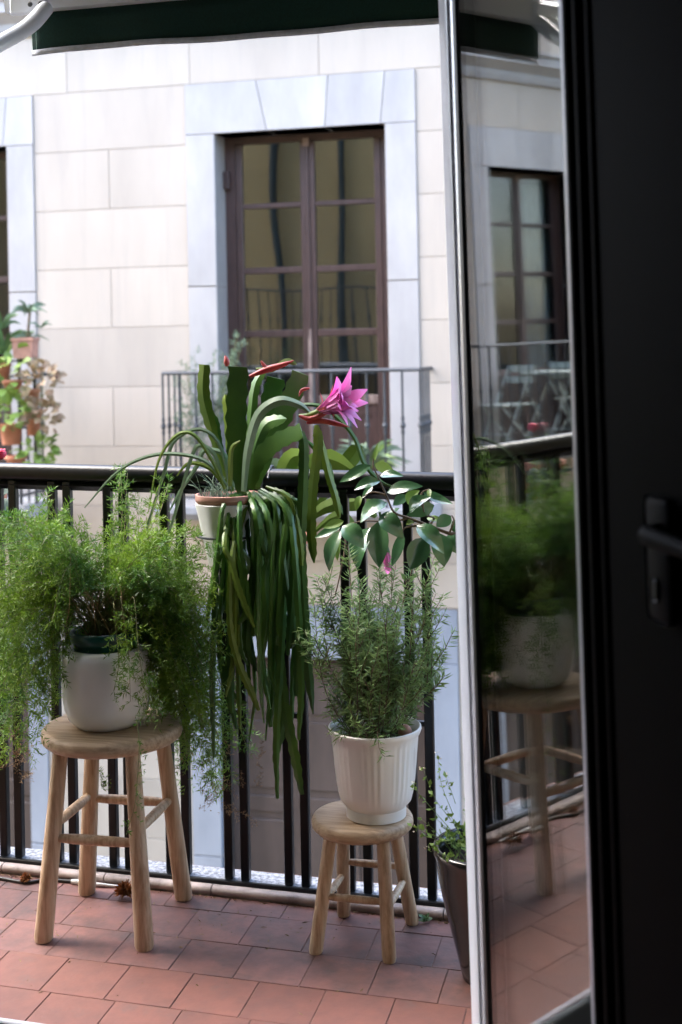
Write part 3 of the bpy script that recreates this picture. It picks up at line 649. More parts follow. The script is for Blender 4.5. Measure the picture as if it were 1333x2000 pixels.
# ------------------------------------------------------------------ orchid cactus hung on the rail
EX, EY = at(447, 985, 3.02)[:2]; EZ = at(447, 985, 3.02)[2]
epi = thing('potted_orchid_cactus', (EX, EY, EZ-.16), 'orchid cactus with pink flower and long trailing stems in a white hanging pot', 'potted plant')
def flut(a, z): return 1+.012*math.cos(10*a)
obj('outer_pot', lathe([(.045, -.15), (.052, -.148), (.060, -.11), (.070, -.06), (.079, -.015), (.083, .0), (.0835, .004), (.080, .006), (.077, .0), (.06, -.05), (.04, -.06)], (EX, EY, EZ), 60, wob=flut), m_ceram3, epi, 60)
obj('inner_pot', lathe([(.06, -.04), (.0775, .006), (.083, .010), (.0845, .018), (.083, .026), (.078, .027), (.074, .018), (.06, .01)], (EX, EY, EZ), 50, wob=lambda a, z: 1+.02*math.cos(6*a+1)), m_terra2, epi, 60)
soil_disc((EX, EY), .074, EZ+.016, epi)
def rib(px, w, Y, m, name='stem', serr=.16, n=26, twist=0., taper=None, thick=.0040, parent=None, fold=0.):
    if np.isscalar(Y): Y = [Y]*len(px)
    P = [at(x, y, d) for (x, y), d in zip(px, Y)]
    return obj(name, ribbon(P, mm(w, np.mean(Y)), n, thick, twist, serr, taper=taper, fold=fold), m, parent or epi, 22)
TB = [.35, .7, .95, 1, 1, .97, .9]               # blunt tip
rib([(470, 965), (464, 900), (462, 810), (466, 716)], 47, 2.99, m_epi, taper=[.3, .6, .9, 1, 1, 1, .92], n=18, serr=.2, fold=-.07)
rib([(455, 960), (432, 900), (412, 830), (398, 770), (400, 712)], 31, 3.03, m_epiy, taper=[.3, .5, .7, 1, 1, .9], n=22, twist=.5)
rib([(445, 960), (428, 870), (420, 810)], 20, 3.05, m_epi, twist=.6, n=18)
rib([(500, 955), (516, 870), (528, 790), (540, 738)], 46, 3.08, m_epi, taper=TB, n=16, serr=.2, fold=-.07)
rib([(500, 950), (535, 850), (562, 790), (588, 728)], 46, 3.04, m_epi, taper=TB, n=16, twist=-.3, serr=.2, fold=-.07)
rib([(490, 955), (505, 900), (540, 865), (590, 842)], 42, 2.98, m_epi, taper=TB, n=16, twist=.5, serr=.2, fold=-.07)
rib([(480, 960), (498, 880), (520, 830), (560, 818)], 34, 3.0, m_epi, n=22, twist=.7)
rib([(485, 955), (488, 870), (498, 760), (520, 720)], 26, 3.08, m_epi, n=22, twist=.8)
rib([(462, 955), (450, 880), (444, 800), (440, 770)], 20, 3.08, m_epiy, n=20, twist=.4)
rib([(476, 960), (484, 880), (505, 810), (545, 782), (585, 790), (606, 806)], 22, 2.96, m_pale, 'leaf', serr=0, n=26, twist=.35, taper=[.5, .8, 1, .95, .7, .3], fold=.2, thick=.0012)
# broad ribbons hanging on the right from a bent stem
rib([(560, 800), (600, 790), (640, 800), (690, 850), (712, 905), (745, 940), (790, 958)], 9, 3.1, m_epi, n=24, serr=0)
rib([(590, 842), (594, 880), (592, 960), (588, 1060), (592, 1160), (600, 1280), (612, 1395)], 25, [2.98, 2.97, 2.97, 2.98, 3.0, 3.02, 3.04], m_epi, n=44, twist=.3)
rib([(618, 830), (622, 870), (612, 950), (608, 1030), (614, 1100)], 24, 2.99, m_epiy, n=30, twist=-.4)
rib([(625, 850), (640, 920), (655, 970), (664, 1012)], 18, 3.02, m_epiy, n=22, twist=.4)
rib([(600, 860), (640, 905), (652, 960), (670, 1005)], 13, 3.05, m_epi, n=20)
trails = [([(455, 975), (436, 990), (427, 1060), (418, 1130), (402, 1225)], 15, 2.93, 0), ([(462, 962), (452, 1010), (430, 1050), (423, 1100), (420, 1200), (415, 1330), (418, 1480)], 19, 2.95, 0), ([(470, 965), (468, 1000), (470, 1080), (478, 1130), (492, 1215)], 18, 2.92, 0),
 ([(452, 985), (438, 1060), (452, 1100), (470, 1160), (497, 1225)], 16, 2.90, 1), ([(470, 1000), (455, 1080), (448, 1170), (452, 1240), (468, 1300), (488, 1345), (506, 1388)], 19, 2.91, 1), ([(485, 960), (500, 1000), (510, 1060), (516, 1120)], 21, 2.93, 0), ([(495, 960), (520, 1000), (530, 1060), (518, 1130), (522, 1200), (512, 1290)], 18, 2.92, 0),
 ([(505, 958), (538, 985), (548, 1060), (556, 1130), (552, 1220), (548, 1300), (540, 1440), (542, 1560)], 21, 2.95, 0), ([(510, 955), (556, 990), (574, 1080), (570, 1180), (562, 1280)], 21, 2.94, 0), ([(520, 950), (568, 975), (585, 1050), (590, 1105)], 17, 2.97, 1), ([(515, 970), (528, 1100), (540, 1220), (556, 1370), (575, 1470), (590, 1552)], 23, 2.96, 0),
 ([(475, 970), (478, 1190), (488, 1260), (500, 1312)], 16, 2.95, 0), ([(455, 980), (430, 1200), (434, 1310), (462, 1366), (482, 1374)], 17, 2.98, 0), ([(500, 965), (530, 1200), (547, 1290), (552, 1400), (536, 1490)], 20, 2.98, 0), ([(480, 960), (484, 1040), (492, 1120), (478, 1220), (488, 1330)], 18, 2.97, 0), ([(525, 958), (560, 1010), (566, 1120), (580, 1250), (578, 1360)], 18, 2.99, 0),
 ([(460, 970), (446, 1010), (445, 1120), (436, 1180), (418, 1240)], 14, 2.94, 0), ([(510, 960), (536, 1010), (540, 1100), (528, 1180), (536, 1300), (528, 1420)], 19, 2.99, 0), ([(490, 965), (506, 1050), (500, 1160), (508, 1260), (520, 1330)], 17, 2.96, 0)]
for px, w, Y, y_ in trails:
    m_ = len(px); rib(px, w*random.uniform(.85, 1.15), [3.0]+[Y]*(m_-1), m_epiy if y_ else m_epi, n=10+4*m_, twist=random.uniform(-.8, .8), taper=[.35, .65, .75, .85, .95, 1, .95, .45], serr=.24)
for _ in range(36):
    x0 = random.uniform(436, 592); x1 = x0+random.uniform(-25, 25); ye = random.choice([random.uniform(1060, 1250), random.uniform(1180, 1490)]); x1 = min(612, max(418, x1))
    rib([(x0*.5+245, 962), (x0, 985), ((x0+x1)/2+random.uniform(-14, 14), min(1090, ye*.5+490)), (x1+random.uniform(-16, 16), min(600+ye*.5, ye-30)), (x1, ye)], random.uniform(11, 20), [3.0, 2.97, *[random.uniform(2.91, 3.05)]*3], m_epi if random.random() < .86 else m_epiy, n=28, twist=random.uniform(-1.1, 1.1), taper=[.35, .65, .75, .85, .95, 1, .95, .4], serr=.24)
for px, w in (([(440, 955), (415, 900), (380, 850), (345, 850), (310, 900), (290, 1000)], 8), ([(445, 950), (400, 900), (330, 886), (270, 898), (220, 930), (165, 992)], 8), ([(450, 955), (430, 870), (390, 838), (340, 862), (322, 920), (300, 990), (285, 1050), (296, 1100)], 8), ([(440, 960), (420, 890), (390, 870), (372, 900), (340, 1010), (322, 1060)], 9), ([(455, 950), (440, 890), (400, 880), (385, 910), (352, 960), (330, 1000)], 10), ([(440, 950), (410, 915), (370, 905), (345, 930)], 9), ([(450, 950), (452, 880), (470, 860)], 10)):
    rib(px, w, random.uniform(2.93, 3.02), m_pale if random.random() < .6 else m_epiy, 'leaf', 0, 26, random.uniform(-.3, .3), [.8, 1, 1, .9, .7, .25], .0012, fold=.15)
tuft = []
for _ in range(60):
    b = A([EX+random.uniform(-.06, .02), EY+random.uniform(-.05, .05), EZ+.015]); tuft.append(arch(b, b+A([random.uniform(-.06, .05), random.uniform(-.05, .05), random.uniform(.02, .07)]), .02, 5))
V, Q = wires(tuft, .0012); fast('moss_tuft', V, Q, m_grey, epi)
# flower and buds
def petals(c, axis, n, L, w, spread, m, name='petal', parent=None, curl=.35):
    axis = nrm(A(axis, float)); u = nrm(np.cross(axis, [0, 0, 1.])); v = np.cross(axis, u)
    for i in range(n):
        a = 2*math.pi*i/n+random.uniform(-.2, .2); sp = spread*random.uniform(.6, 1.15); o_ = u*math.cos(a)+v*math.sin(a); l = L*random.uniform(.75, 1.1)
        P = [c, c+axis*l*.45+o_*l*.12, c+axis*l*.8+o_*l*.35*sp, c+axis*l*(1-.2*curl)+o_*l*.75*sp]
        obj(name, ribbon(P, w, 10, .0006, 0, 0, view=o_, taper=[.3, .8, 1, .8, .1], fold=.1), m, parent or epi, 60)
fc = at(612, 808, 2.96); fax = at(690, 776, 2.92)-fc
fl = obj('flower', tube([at(585, 812, 2.97), at(605, 810, 2.96), at(640, 797, 2.945)], [.004, .006, .010], 8, sub=8), m_epiy, epi, 60)
petals(at(618, 805, 2.955), fax, 13, .12, .031, .8, m_pink, parent=fl); petals(at(622, 803, 2.955), fax, 9, .11, .029, .42, m_pink, parent=fl); petals(at(608, 808, 2.96), fax, 7, .075, .008, .95, m_red, 'sepal', fl)
V, Q = wires([catmull([at(640, 795, 2.94), at(668, 790, 2.93), at(690+random.uniform(-8, 8), 790+random.uniform(-12, 10), 2.92)], 5) for _ in range(18)], .0006); fast('stamens', V, Q, m_yel, fl)
for px, w in (([(443, 715), (443, 705), (440, 694)], 13), ([(488, 735), (520, 722), (548, 714), (574, 704)], 14), ([(510, 705), (522, 718), (545, 722)], 8), ([(600, 826), (630, 822), (660, 828), (682, 834)], 12), ([(585, 812), (610, 818), (650, 796), (662, 788)], 12), ([(605, 758), (590, 762), (584, 775)], 7)):
    P = [at(x, y, 2.95) for x, y in px]; w = mm(w, 2.95)/2; obj('bud', tube(P, [w*.45, w*.9, w, w*.7, w*.15], 8, sub=12), m_red, epi, 60)
rib([(500, 720), (530, 722), (560, 705), (580, 712)], 12, 2.97, m_lime, 'leaf', 0, 12)
# a lower flower seen through the rosemary
l2 = obj('flower', tube([at(742, 1000, 3.05), at(752, 1050, 3.05), at(756, 1080, 3.04)], [.003, .004, .008], 8, sub=8), m_epi, epi, 60)
petals(at(756, 1075, 3.04), (.1, -.1, -1), 9, .055, .016, .5, m_pink, parent=l2)

# wire holder
wh = thing('pot_holder', (EX, EY, EZ-.09), 'thin black wire ring bracket holding the white hanging pot', 'pot holder')
ring = [(EX+.079*math.cos(a), EY+.079*math.sin(a), EZ-.075) for a in np.linspace(0, 2*math.pi, 30)]
obj('ring', tube(ring, .0032, 6, cap=False), m_iron2, wh, 60)
for sx in (-.06, .06): obj('hook', tube([(EX+sx, EY+.05, EZ-.075), (EX+sx, ry(EX)-.034, EZ-.02), (EX+sx, ry(EX)-.031, rz(EX)), (EX+sx, ry(EX), rz(EX)+.030), (EX+sx, ry(EX)+.031, rz(EX))], .003, 6, sub=22), m_iron2, wh, 60)
obj('brace', tube([(EX-.07, EY, EZ-.078), (EX-.05, EY+.01, EZ-.12), (EX-.02, EY+.03, EZ-.17)], .0028, 6), m_iron2, wh, 60)

# ------------------------------------------------------------------ planting hung outside the railing
def leafy(t, c, n, R, L, m, w=.55, up=.3, name='leaf', stems=True, ms=None, flat=.7):
    c = A(c, float)
    for i in range(n):
        d = nrm(rng.normal(size=3)*A([1, .8, flat])+A([0, -.15, up])); p = c+d*R*random.uniform(.45, 1.0); l = L*random.uniform(.7, 1.25); t2 = nrm(d+A([random.uniform(-.5, .5), random.uniform(-.6, .1), random.uniform(-.7, .2)]))
        obj(name, leaf(p, p+t2*l, l*w, A([0, -.6, .8])+rng.normal(size=3)*.35, .12, .1, 5), m, t, 60)
    if stems: 
        V, Q = wires([arch(c-A([0, 0, R*.9]), c+nrm(rng.normal(size=3)+A([0, 0, .8]))*R*.8, .02, 6) for _ in range(10)], .002); fast('stems', V, Q, ms or m_fernst, t)
pot_prof = lambda r, h: [(r*.62, 0), (r*.66, .002), (r*.86, h*.78), (r*.90, h*.80), (r*.99, h*.80), (r, h*.82), (r, h*.98), (r*.97, h), (r*.88, h), (r*.85, h*.9), (r*.5, h*.88)]
oc = at(545, 1135, 3.36)
t = thing('potted_foliage', oc, 'yellow green broad leaved plant in terracotta pot hung outside the rail behind the cactus', 'potted plant')
obj('pot', lathe(pot_prof(.085, .13), oc, 32), m_terra, t, 50); soil_disc((oc[0], oc[1]), .073, oc[2]+.115, t)
for px, w, Y, mm_ in (([(560, 1080), (566, 1000), (590, 930), (640, 896), (700, 925)], 44, 3.32, m_camy), ([(555, 1080), (580, 980), (640, 915), (705, 945)], 42, 3.34, m_lime), ([(550, 1080), (545, 980), (565, 900), (600, 888)], 40, 3.34, m_camy), ([(560, 1090), (620, 1000), (700, 980), (735, 1010)], 38, 3.36, m_lime), ([(548, 1080), (530, 990), (528, 920), (560, 905)], 40, 3.36, m_pale), ([(560, 1080), (640, 960), (690, 890), (705, 870)], 36, 3.38, m_lime), ([(540, 1080), (520, 1000), (500, 930), (480, 905)], 40, 3.38, m_camy), ([(560, 1090), (650, 1010), (680, 1030), (690, 1070)], 36, 3.33, m_lime)):
    rib(px, w, Y, mm_, 'leaf', 0, 14, random.uniform(-.3, .3), [.15, .2, .7, 1, .9, .2], .0006, parent=t, fold=.1)
gc = at(-40, 1040, 3.40)
g = thing('potted_geranium', gc, 'red flowered plant outside the railing at the far left edge', 'potted plant')
obj('pot', lathe(pot_prof(.08, .12), gc, 28), m_terra, g, 50); soil_disc((gc[0], gc[1]), .068, gc[2]+.106, g)
for b, tp, w in (((-20, 960), (-2, 910), 40), ((-30, 970), (28, 955), 46), ((-20, 985), (35, 1000), 42), ((-40, 940), (-5, 925), 40), ((-25, 1000), (30, 1030), 44), ((-10, 985), (12, 960), 34), ((20, 1030), (62, 1050), 38), ((10, 905), (22, 922), 26), ((-60, 960), (-30, 900), 44)):
    obj('leaf', leaf(at(*b, 3.32), at(*tp, 3.30), mm(w, 3.3), (random.uniform(-.4, .4), -.6, .7), .12, .1, 6), m_grey if tp[1] > 940 else m_mid, g, 60)
V, Q = wires([catmull([gc+A([0, 0, .11]), at(-30, 980, 3.34), at(0, 895, 3.32)], 8), catmull([gc+A([0, 0, .11]), at(-30, 990, 3.34), at(-10, 990, 3.32)], 8), catmull([gc+A([0, 0, .11]), at(0, 1030, 3.34), at(20, 1030, 3.33)], 8)], .0025); fast('stems', V, Q, m_fernst, g)
bl = obj('bloom', lathe([(.002, 0), (.012, .004), (.016, .014), (.012, .024), (.003, .028)], at(2, 892, 3.32)-A([0, 0, .005]), 12), m_rosefl, g, 60)
petals(at(2, 898, 3.32), (.1, -.2, 1), 11, .030, .018, .6, m_rosefl, parent=bl)

def outer_holder(c, r, h, label):
    t = thing('pot_holder', (c[0], c[1], c[2]+h*.6), label, 'pot holder'); z = c[2]+h*.74; yr = ry(c[0]); zr = rz(c[0])
    obj('ring', tube([(c[0]+r*.9*math.cos(a), c[1]+r*.9*math.sin(a), z) for a in np.linspace(0, 2*math.pi, 26)], .003, 6, cap=False), m_iron2, t, 60)
    for sx in (-.05, .05): obj('hook', tube([(c[0]+sx, c[1]-r*.72, z), (c[0]+sx, yr+.036, z+.02), (c[0]+sx, yr+.031, zr), (c[0]+sx, yr, zr+.028), (c[0]+sx, yr-.029, zr)], .003, 6, sub=20), m_iron2, t, 60)
outer_holder(oc, .085, .13, 'black wire hanger of the terracotta pot behind the cactus')
outer_holder(gc, .08, .12, 'black wire hanger of the red flowered pot at the left edge')
# ------------------------------------------------------------------ tall dark pot: camellia and herb
bp = at(948, 1905, 1.0); DX, DY = -.352, 2.80
dk = thing('potted_camellia', (DX, DY, 0), 'glossy leaved branching shrub in a tall tapered black pot beside the open door', 'potted plant')
obj('tall_pot', lathe([(.060, .001), (.066, .003), (.072, .03), (.086, .09), (.103, .16), (.115, .22), (.120, .262), (.124, .272), (.127, .282), (.124, .290), (.117, .292), (.110, .286), (.106, .265), (.1, .24), (.05, .235)], (DX, DY, 0), 56), m_blackpot, dk, 60)
soil_disc((DX, DY), .103, .255, dk)
def cpx(zx, zy): return 560+zx/3.333, 850+zy/3.333
CY = 2.86
def c3(zx, zy, d=0.): return at(*cpx(zx, zy), CY+d)
br1 = [A([DX-.02, DY+.02, .255]), A([DX-.03, DY+.05, .55]), A([DX-.045, DY+.06, .82]), c3(1130, 660, .02), c3(1060, 640), c3(930, 590), c3(800, 540), c3(700, 500), c3(650, 390), c3(600, 280), c3(565, 195), c3(575, 120)]
obj('branch', tube(br1, [.006, .0055, .005, .0045, .004, .0035, .003, .0025, .0022, .002, .0018, .0012], 8, sub=70), m_rosest, dk, 60)
for pts in ([(930, 590), (960, 540), (905, 520), (890, 470)], [(800, 540), (700, 560), (600, 560), (480, 560), (365, 600)], [(365, 600), (385, 700), (350, 900), (318, 1040)], [(890, 470), (880, 380), (930, 350)], [(1060, 640), (1090, 560), (1075, 520)], [(850, 590), (780, 600), (740, 640)], [(650, 390), (560, 370), (500, 400)]):
    obj('branch', tube([c3(*p) for p in pts], [.0028, .0014], 6, sub=14), m_rosest, dk, 60)
CL = [((548, 195), (365, 295), 78, 1, .02), ((578, 185), (692, 240), 70, 2, .03), ((610, 300), (455, 345), 82, 1, -.01), ((610, 265), (745, 262), 66, 1, 0), ((655, 372), (862, 330), 88, 0, -.02), ((658, 440), (488, 545), 120, 0, -.03), ((780, 390), (703, 452), 70, 0, .02), ((786, 445), (855, 365), 74, 2, .01), ((800, 500), (922, 405), 100, 0, -.01), ((962, 455), (800, 515), 92, 0, .01), ((888, 365), (1065, 445), 66, 1, 0), ((365, 590), (490, 715), 128, 0, -.04), ((352, 622), (272, 862), 100, 0, -.05), ((545, 600), (455, 850), 140, 0, .01), ((600, 560), (602, 835), 142, 0, 0), ((612, 522), (745, 652), 122, 1, -.05), ((758, 635), (695, 835), 78, 0, .0), ((848, 588), (1012, 745), 112, 1, -.05), ((900, 665), (815, 858), 142, 0, -.02), ((1000, 640), (1025, 835), 130, 0, -.01), ((1070, 525), (985, 590), 88, 0, 0), ((842, 545), (785, 580), 44, 2, .01), ((915, 540), (1015, 560), 44, 2, .01), ((570, 170), (592, 68), 30, 2, 0), ((372, 560), (250, 600), 60, 2, .04), ((350, 600), (200, 660), 64, 0, .04), ((480, 395), (455, 480), 44, 2, .02), ((340, 640), (330, 800), 50, 2, .05), ((930, 350), (930, 400), 30, 2, 0), ((560, 330), (500, 400), 46, 0, .03), ((655, 520), (730, 480), 50, 0, .04), ((1060, 640), (1120, 760), 110, 0, .02), ((1080, 560), (1150, 620), 90, 0, .01), ((700, 500), (610, 620), 100, 0, .05)]
for b, tp, w, mi, d in CL:
    p, q = c3(*b, d), c3(*tp, d-.015); q = q+(q-p)*.10
    nv = A([random.uniform(-.3, .3), -1, random.uniform(.5, 1.2)]) if mi != 0 else A([random.uniform(-.35, .35), -1, random.uniform(.2, 1.1)])
    obj('leaf', leaf(p, q, mm(w/3.333, CY)*1.12, nv, random.uniform(.12, .42), random.uniform(-.08, .2), 8), m_camy if mi == 2 else m_cam, dk, 60)
hs_ = []; HB, HD, HL = [], [], []
for _ in range(46):
    a = random.uniform(1.6, 5.4); r = random.uniform(.02, .1); b = A([DX+r*math.cos(a), DY+r*math.sin(a), .257]); e = b+A([math.cos(a)*random.uniform(.0, .09), math.sin(a)*random.uniform(0, .06), random.uniform(.015, .10)]); hs_.append(arch(b, e, .02, 6))
for px in ([(880, 1600), (850, 1560), (826, 1500)], [(885, 1590), (862, 1530), (856, 1475)], [(870, 1640), (830, 1625), (806, 1615)], [(880, 1620), (840, 1575), (815, 1545), (808, 1530)], [(890, 1570), (880, 1540), (872, 1520)], [(888, 1640), (860, 1645), (836, 1660)]): hs_.append(catmull([at(x, y, 2.72) for x, y in px], 8))
V, Q = wires(hs_, .0009); fast('herb_stems', V, Q, m_lime, dk)
for P in hs_:
    for p in P[2:]:
        for _ in range(2): HB.append(p); HD.append(rng.normal(size=3)+A([0, 0, .3])); HL.append(random.uniform(.008, .018))
V, Q = needles(A(HB), A(HD), A(HL), A(HL)*.6); fast('herb_leaves', V, Q, m_lime, dk)
fb = A([P[-1] for P in hs_[-6:] for _ in range(4)]); V, Q = needles(fb+rng.normal(size=fb.shape)*.004, rng.normal(size=fb.shape), .005, .004); fast('herb_flowers', V, Q, mat('tiny pale flower', (.6, .55, .45), .8), dk)

# ------------------------------------------------------------------ small things on the floor
def dried(px, py, r, label):
    c = at(px, py, 1.0); d = c-A([0, 0, CAM_H]); c = A([0, 0, CAM_H])+d*((r*.8-CAM_H)/d[2])
    o = thing('dried_flower', (c[0], c[1], 0), label, 'dried flower', 'dried flower heads on the tiles')
    k = 150; D = nrm(rng.normal(size=(k, 3))); D[:, 2] = np.abs(D[:, 2]+.35)-.35
    V, Q = needles(c+D*r*.25, D+rng.normal(size=(k, 3))*.25, r*rng.uniform(.6, 1.0, k), r*.28); fast('petals', V, Q, m_dryfl, o)
    obj('core', lathe([(r*.1, -r*.5), (r*.5, -r*.3), (r*.55, 0), (r*.4, r*.35), (r*.05, r*.5)], c, 10, wob=lambda a, z: 1+.15*math.sin(5*a)), m_dryfl, o, 60)
dried(243, 1740, .026, 'larger brown dried flower head on the tiles behind the front leg of the stool')
dried(50, 1716, .016, 'smaller brown dried flower head by the kerb left of the stool')
def floor(px, py, z=0.): 
    d = at(px, py, 1.0)-A([0, 0, CAM_H]); return A([0, 0, CAM_H])+d*((z-CAM_H)/d[2])
cb = thing('power_cable', floor(60, 1722), 'black cable with a white joint lying along the kerb behind the large stool', 'cable')
obj('cord', tube([floor(-60, 1712, .005), floor(0, 1716, .005), floor(50, 1724, .005), floor(90, 1719, .005), floor(140, 1722, .005)], .0045, 8, sub=24), m_cableb, cb, 60)
obj('connector', tube([floor(140, 1722, .007), floor(160, 1724, .007), floor(180, 1727, .007), floor(215, 1730, .006), floor(262, 1735, .0045)], [.006, .0075, .006, .0035, .003], 10, sub=18), m_cablew, cb, 60)
kb, kd, kl = [], [], []
for _ in range(170):
    p = floor(random.uniform(-20, 900), random.choice([random.uniform(1745, 1830), random.uniform(1760, 1990), random.gauss(1800, 20)]), .0022)
    if p[1] > 3.06 or p[1] < 2.45: continue
    kb.append(p); a = random.uniform(0, 6.28); kd.append((math.cos(a), math.sin(a), .02)); kl.append(random.choice([.004, .005, .006, .014, .018]))
for _ in range(240):                               # dirt gathered along the coping
    x = random.uniform(-1.75, -.3); kb.append(A([x, 3.074-.047*(x+1.1)+random.uniform(-.012, .001), .0025])); kd.append((random.uniform(-1, 1), random.uniform(-.3, .3), random.uniform(0, .3))); kl.append(random.uniform(.003, .01))
V, Q = needles(A(kb), A(kd), A(kl), np.minimum(A(kl)*.35, .003))
lt = bpy.data.objects.new('plant_litter', None)
fo = fast('plant_litter', V, Q, m_litter, None); tag(fo, 'dry needles and crumbs scattered on the clay tiles', 'litter')
wd = thing('weed', floor(832, 1800), 'small green weed sprouting at the kerb beside the small stool', 'weed')
for _ in range(8):
    b = floor(832, 1800, .003); d = nrm(A([random.uniform(-1, 1), random.uniform(-1, .2), random.uniform(.2, 1.2)])); obj('leaf', leaf(b, b+d*random.uniform(.018, .03), .012, (0, -.5, 1), .1, .1, 4), m_mid, wd, 60)

# ------------------------------------------------------------------ plants and furniture across the street
def simple_pot(c, r, h, label, m=m_terra, cat='potted plant'):
    t = thing('potted_plant', c, label, cat); obj('pot', lathe(pot_prof(r, h), c, 20), m, t, 50); return t
def spiky(t, c, n, L, w, m, up=.6):
    for _ in range(n):
        a = random.uniform(0, 6.28); d = nrm(A([math.cos(a), math.sin(a)*.7, random.uniform(.1, 1.4)*up])); l = L*random.uniform(.7, 1.1)
        obj('leaf', ribbon([c, c+d*l*.5+A([0, 0, .06*l]), c+d*l+A([0, 0, -.25*l])], w, 7, .001, random.uniform(-.6, .6), 0, taper=[.6, 1, .9, .6, .1]), m, t, 60)
st = thing('plant_stand', (-4.80, 9.0, .25), 'black iron plant ladder on the left balcony across the street', 'plant stand')
for px in (40, 70): 
    p = at(px, 905, 9.02); q = at(px-3, 700, 9.02); obj('upright', tube([(p[0], 9.02, .25), (q[0], 9.02, q[2])], .014, 6), m_iron2, st)
for py in (905, 832, 772, 702): 
    p = at(-40, py, 9.02); q = at(76, py, 9.02); obj('shelf', box(p[0], q[0], 8.93, 9.015, q[2]-.015, q[2]), m_iron2, st)
def on_stand(px, py, r, h, label, m=m_terra): c = at(px, py, 8.97); return simple_pot(c, r, h, label, m), c
t, c = on_stand(50, 700, .01, .01, 'terracotta trough with pale spiky plant, topmost on the left balcony across the street', m_terra2)
bpy.data.objects.remove(t.children[0])
b0 = at(32, 700, 8.97); b1 = at(73, 700, 8.97)
obj('trough', join([prism([(b0[0]+.012, b0[2]), (b1[0]-.012, b0[2]), (b1[0], b0[2]+.15), (b0[0], b0[2]+.15)], 1, 8.90, 9.00), box(b0[0]-.006, b1[0]+.006, 8.893, 9.007, b0[2]+.135, b0[2]+.158)]), m_terra2, t)
spiky(t, at(55, 660, 8.95), 16, .15, .016, m_grey); spiky(t, at(55, 610, 8.95), 26, .17, .020, m_grey); spiky(t, at(80, 640, 8.95), 8, .12, .014, m_grey)
obj('trunk', tube([at(53, 670, 8.95), at(58, 610, 8.95)], .01, 6), m_rosest, t)
t, c = on_stand(5, 740, .07, .12, 'dark green strap leaved plant at the left edge, on the plant ladder across the street'); spiky(t, at(8, 690, 8.93), 18, .30, .035, m_mid, 1.4); spiky(t, at(5, 640, 8.93), 14, .22, .03, m_mid, 1.0)
for px, py, r, h, m, lc, n, R, L, lab in (
    (25, 772, .085, .12, m_lime, (15, 728), 34, .17, .085, 'lime leaved plant in terracotta pot on the upper shelf across the street'),
    (62, 790, .07, .12, m_blush, (82, 745), 46, .13, .06, 'blush pink variegated trailing plant on the right of the plant ladder'),
    (22, 868, .10, .16, m_lime, (25, 805), 30, .15, .08, 'large terracotta pot with loose lime leaves in the middle of the plant ladder'),
    (66, 850, .07, .20, m_blush, (86, 810), 40, .12, .06, 'tall terracotta pot with pale pink leaves spilling at its right'),
    (32, 925, .085, .14, m_lime, (74, 885), 30, .12, .075, 'terracotta pot with small bright leaves at the bottom of the plant ladder')):
    t, c = on_stand(px, py, r, h, lab); leafy(t, at(*lc, 8.88), int(n*1.35), R*1.1, L*1.15, m, .85)
c = A([-2.25, 9.32, .25]); t = simple_pot(c, .11, .18, 'spider plant in a low pot on the central balcony across the street'); spiky(t, at(722, 915, 9.2), 50, .36, .030, m_grey, .9); spiky(t, at(722, 915, 9.2), 20, .32, .024, m_lime, 1.1)
c = A([-3.30, 9.30, .25]); t = simple_pot(c, .12, .22, 'airy feathery shrub at the left end of the central balcony across the street')
shp = [arch(c+A([0, 0, .2]), at(x, y, 9.15), .1, 12) for x, y in ((362, 712), (350, 735), (380, 690), (465, 655), (458, 690), (475, 668), (400, 740), (345, 780), (370, 800), (440, 700), (350, 850), (340, 820), (420, 690))]
Bf, Df, Lf, tbf = feather(shp, .12, .035, .05, .006, .3, .1, 3); V, Q = needles(Bf[::2], Df[::2], Lf[::2], .006); fast('foliage', V, Q, m_grey, t); V, Q = wires(shp, .004); fast('stems', V, Q, m_fernst, t)

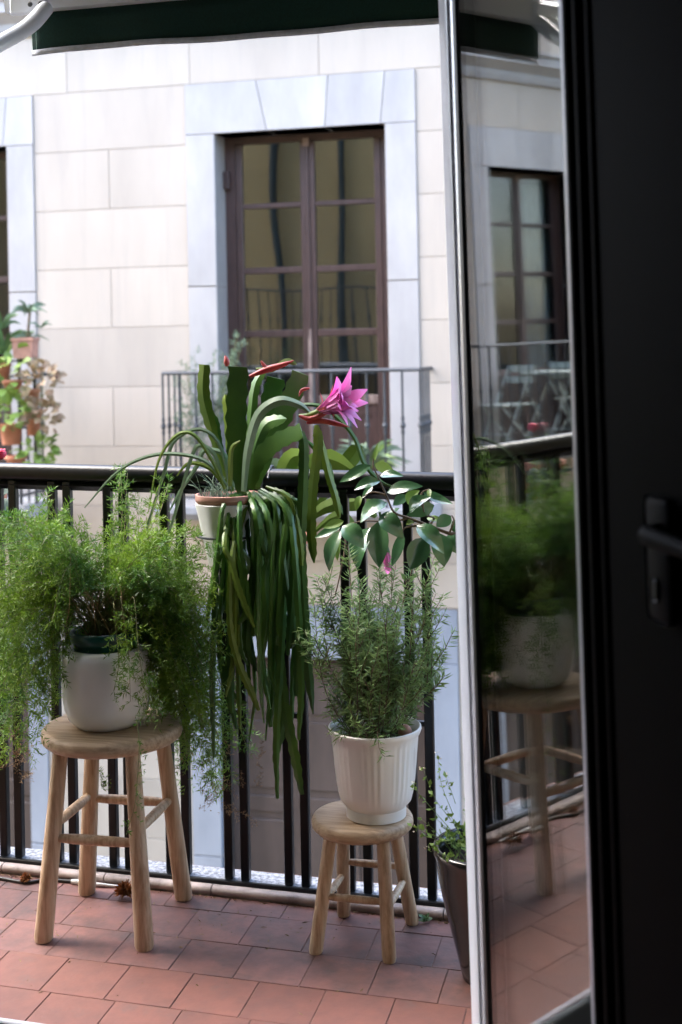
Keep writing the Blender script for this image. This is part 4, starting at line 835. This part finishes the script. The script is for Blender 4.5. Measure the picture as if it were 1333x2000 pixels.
def bar(p, q, r=.011): return tube([p, q], r, 6)
def chair(x, y, z, rot, label):
    t = thing('folding_chair', (x, y, z), label, 'chair', 'folding bistro chairs across the street')
    R = A([[math.cos(rot), -math.sin(rot), 0], [math.sin(rot), math.cos(rot), 0], [0, 0, 1]]); g = lambda *p: A([x, y, z])+R@A(p)
    def ob(vf): V, Fc = vf; return (A([g(*v) for v in V]), Fc)
    for s_ in (-.19, .19):
        obj('leg', bar(g(s_, .22, 0), g(s_, -.20, .84)), m_sage, t); obj('leg', bar(g(s_*.86, -.22, 0), g(s_*.86, .18, .45)), m_sage, t)
    for i in range(4): obj('seat_slat', ob(box(-.19, .19, -.19+i*.1, -.19+i*.1+.085, .445, .463, .003)), m_sage, t)
    for zz in (.66, .77): obj('back_slat', ob(box(-.2, .2, -.185-(zz-.66)*.3, -.165-(zz-.66)*.3, zz, zz+.065, .003)), m_sage, t)
    obj('stretcher', bar(g(-.18, .13, .17), g(.18, .13, .17), .008), m_sage, t)
chair(-8.12, 9.36, .25, math.radians(-80), 'sage folding chair reflected in the glass door, left of the bistro table')
chair(-9.25, 9.38, .25, math.radians(90), 'sage folding chair on the far side of the bistro table, at the reflection edge')
tx, ty, tz = -8.75, 9.36, .25
t = thing('bistro_table', (tx, ty, tz), 'sage round folding bistro table reflected in the glass door', 'table')
obj('table_top', lathe([(.27, .735), (.30, .738), (.30, .755), (.295, .76)], (tx, ty, tz), 28), m_sage, t, 40)
for s_ in (-.2, .2):
    obj('leg', bar((tx-.24, ty+s_, tz), (tx+.22, ty+s_*.9, tz+.735)), m_sage, t); obj('leg', bar((tx+.24, ty+s_*.8, tz), (tx-.22, ty+s_*.7, tz+.735)), m_sage, t)
obj('stretcher', bar((tx-.14, ty-.2, tz+.15), (tx-.14, ty+.2, tz+.15), .008), m_sage, t)
c = A([-9.3, 9.05, 1.0]); t = simple_pot(c-A([0, 0, .45]), .09, .14, 'red geranium in a pot at the reflected balcony railing'); leafy(t, c-A([0, 0, .22]), 20, .12, .07, m_mid, .8); leafy(t, c-A([0, 0, .10]), 10, .07, .05, m_rosefl, .9, name='petal', stems=False)
for o in bpy.data.objects:
    if '_b' in o.keys(): del o['_b']
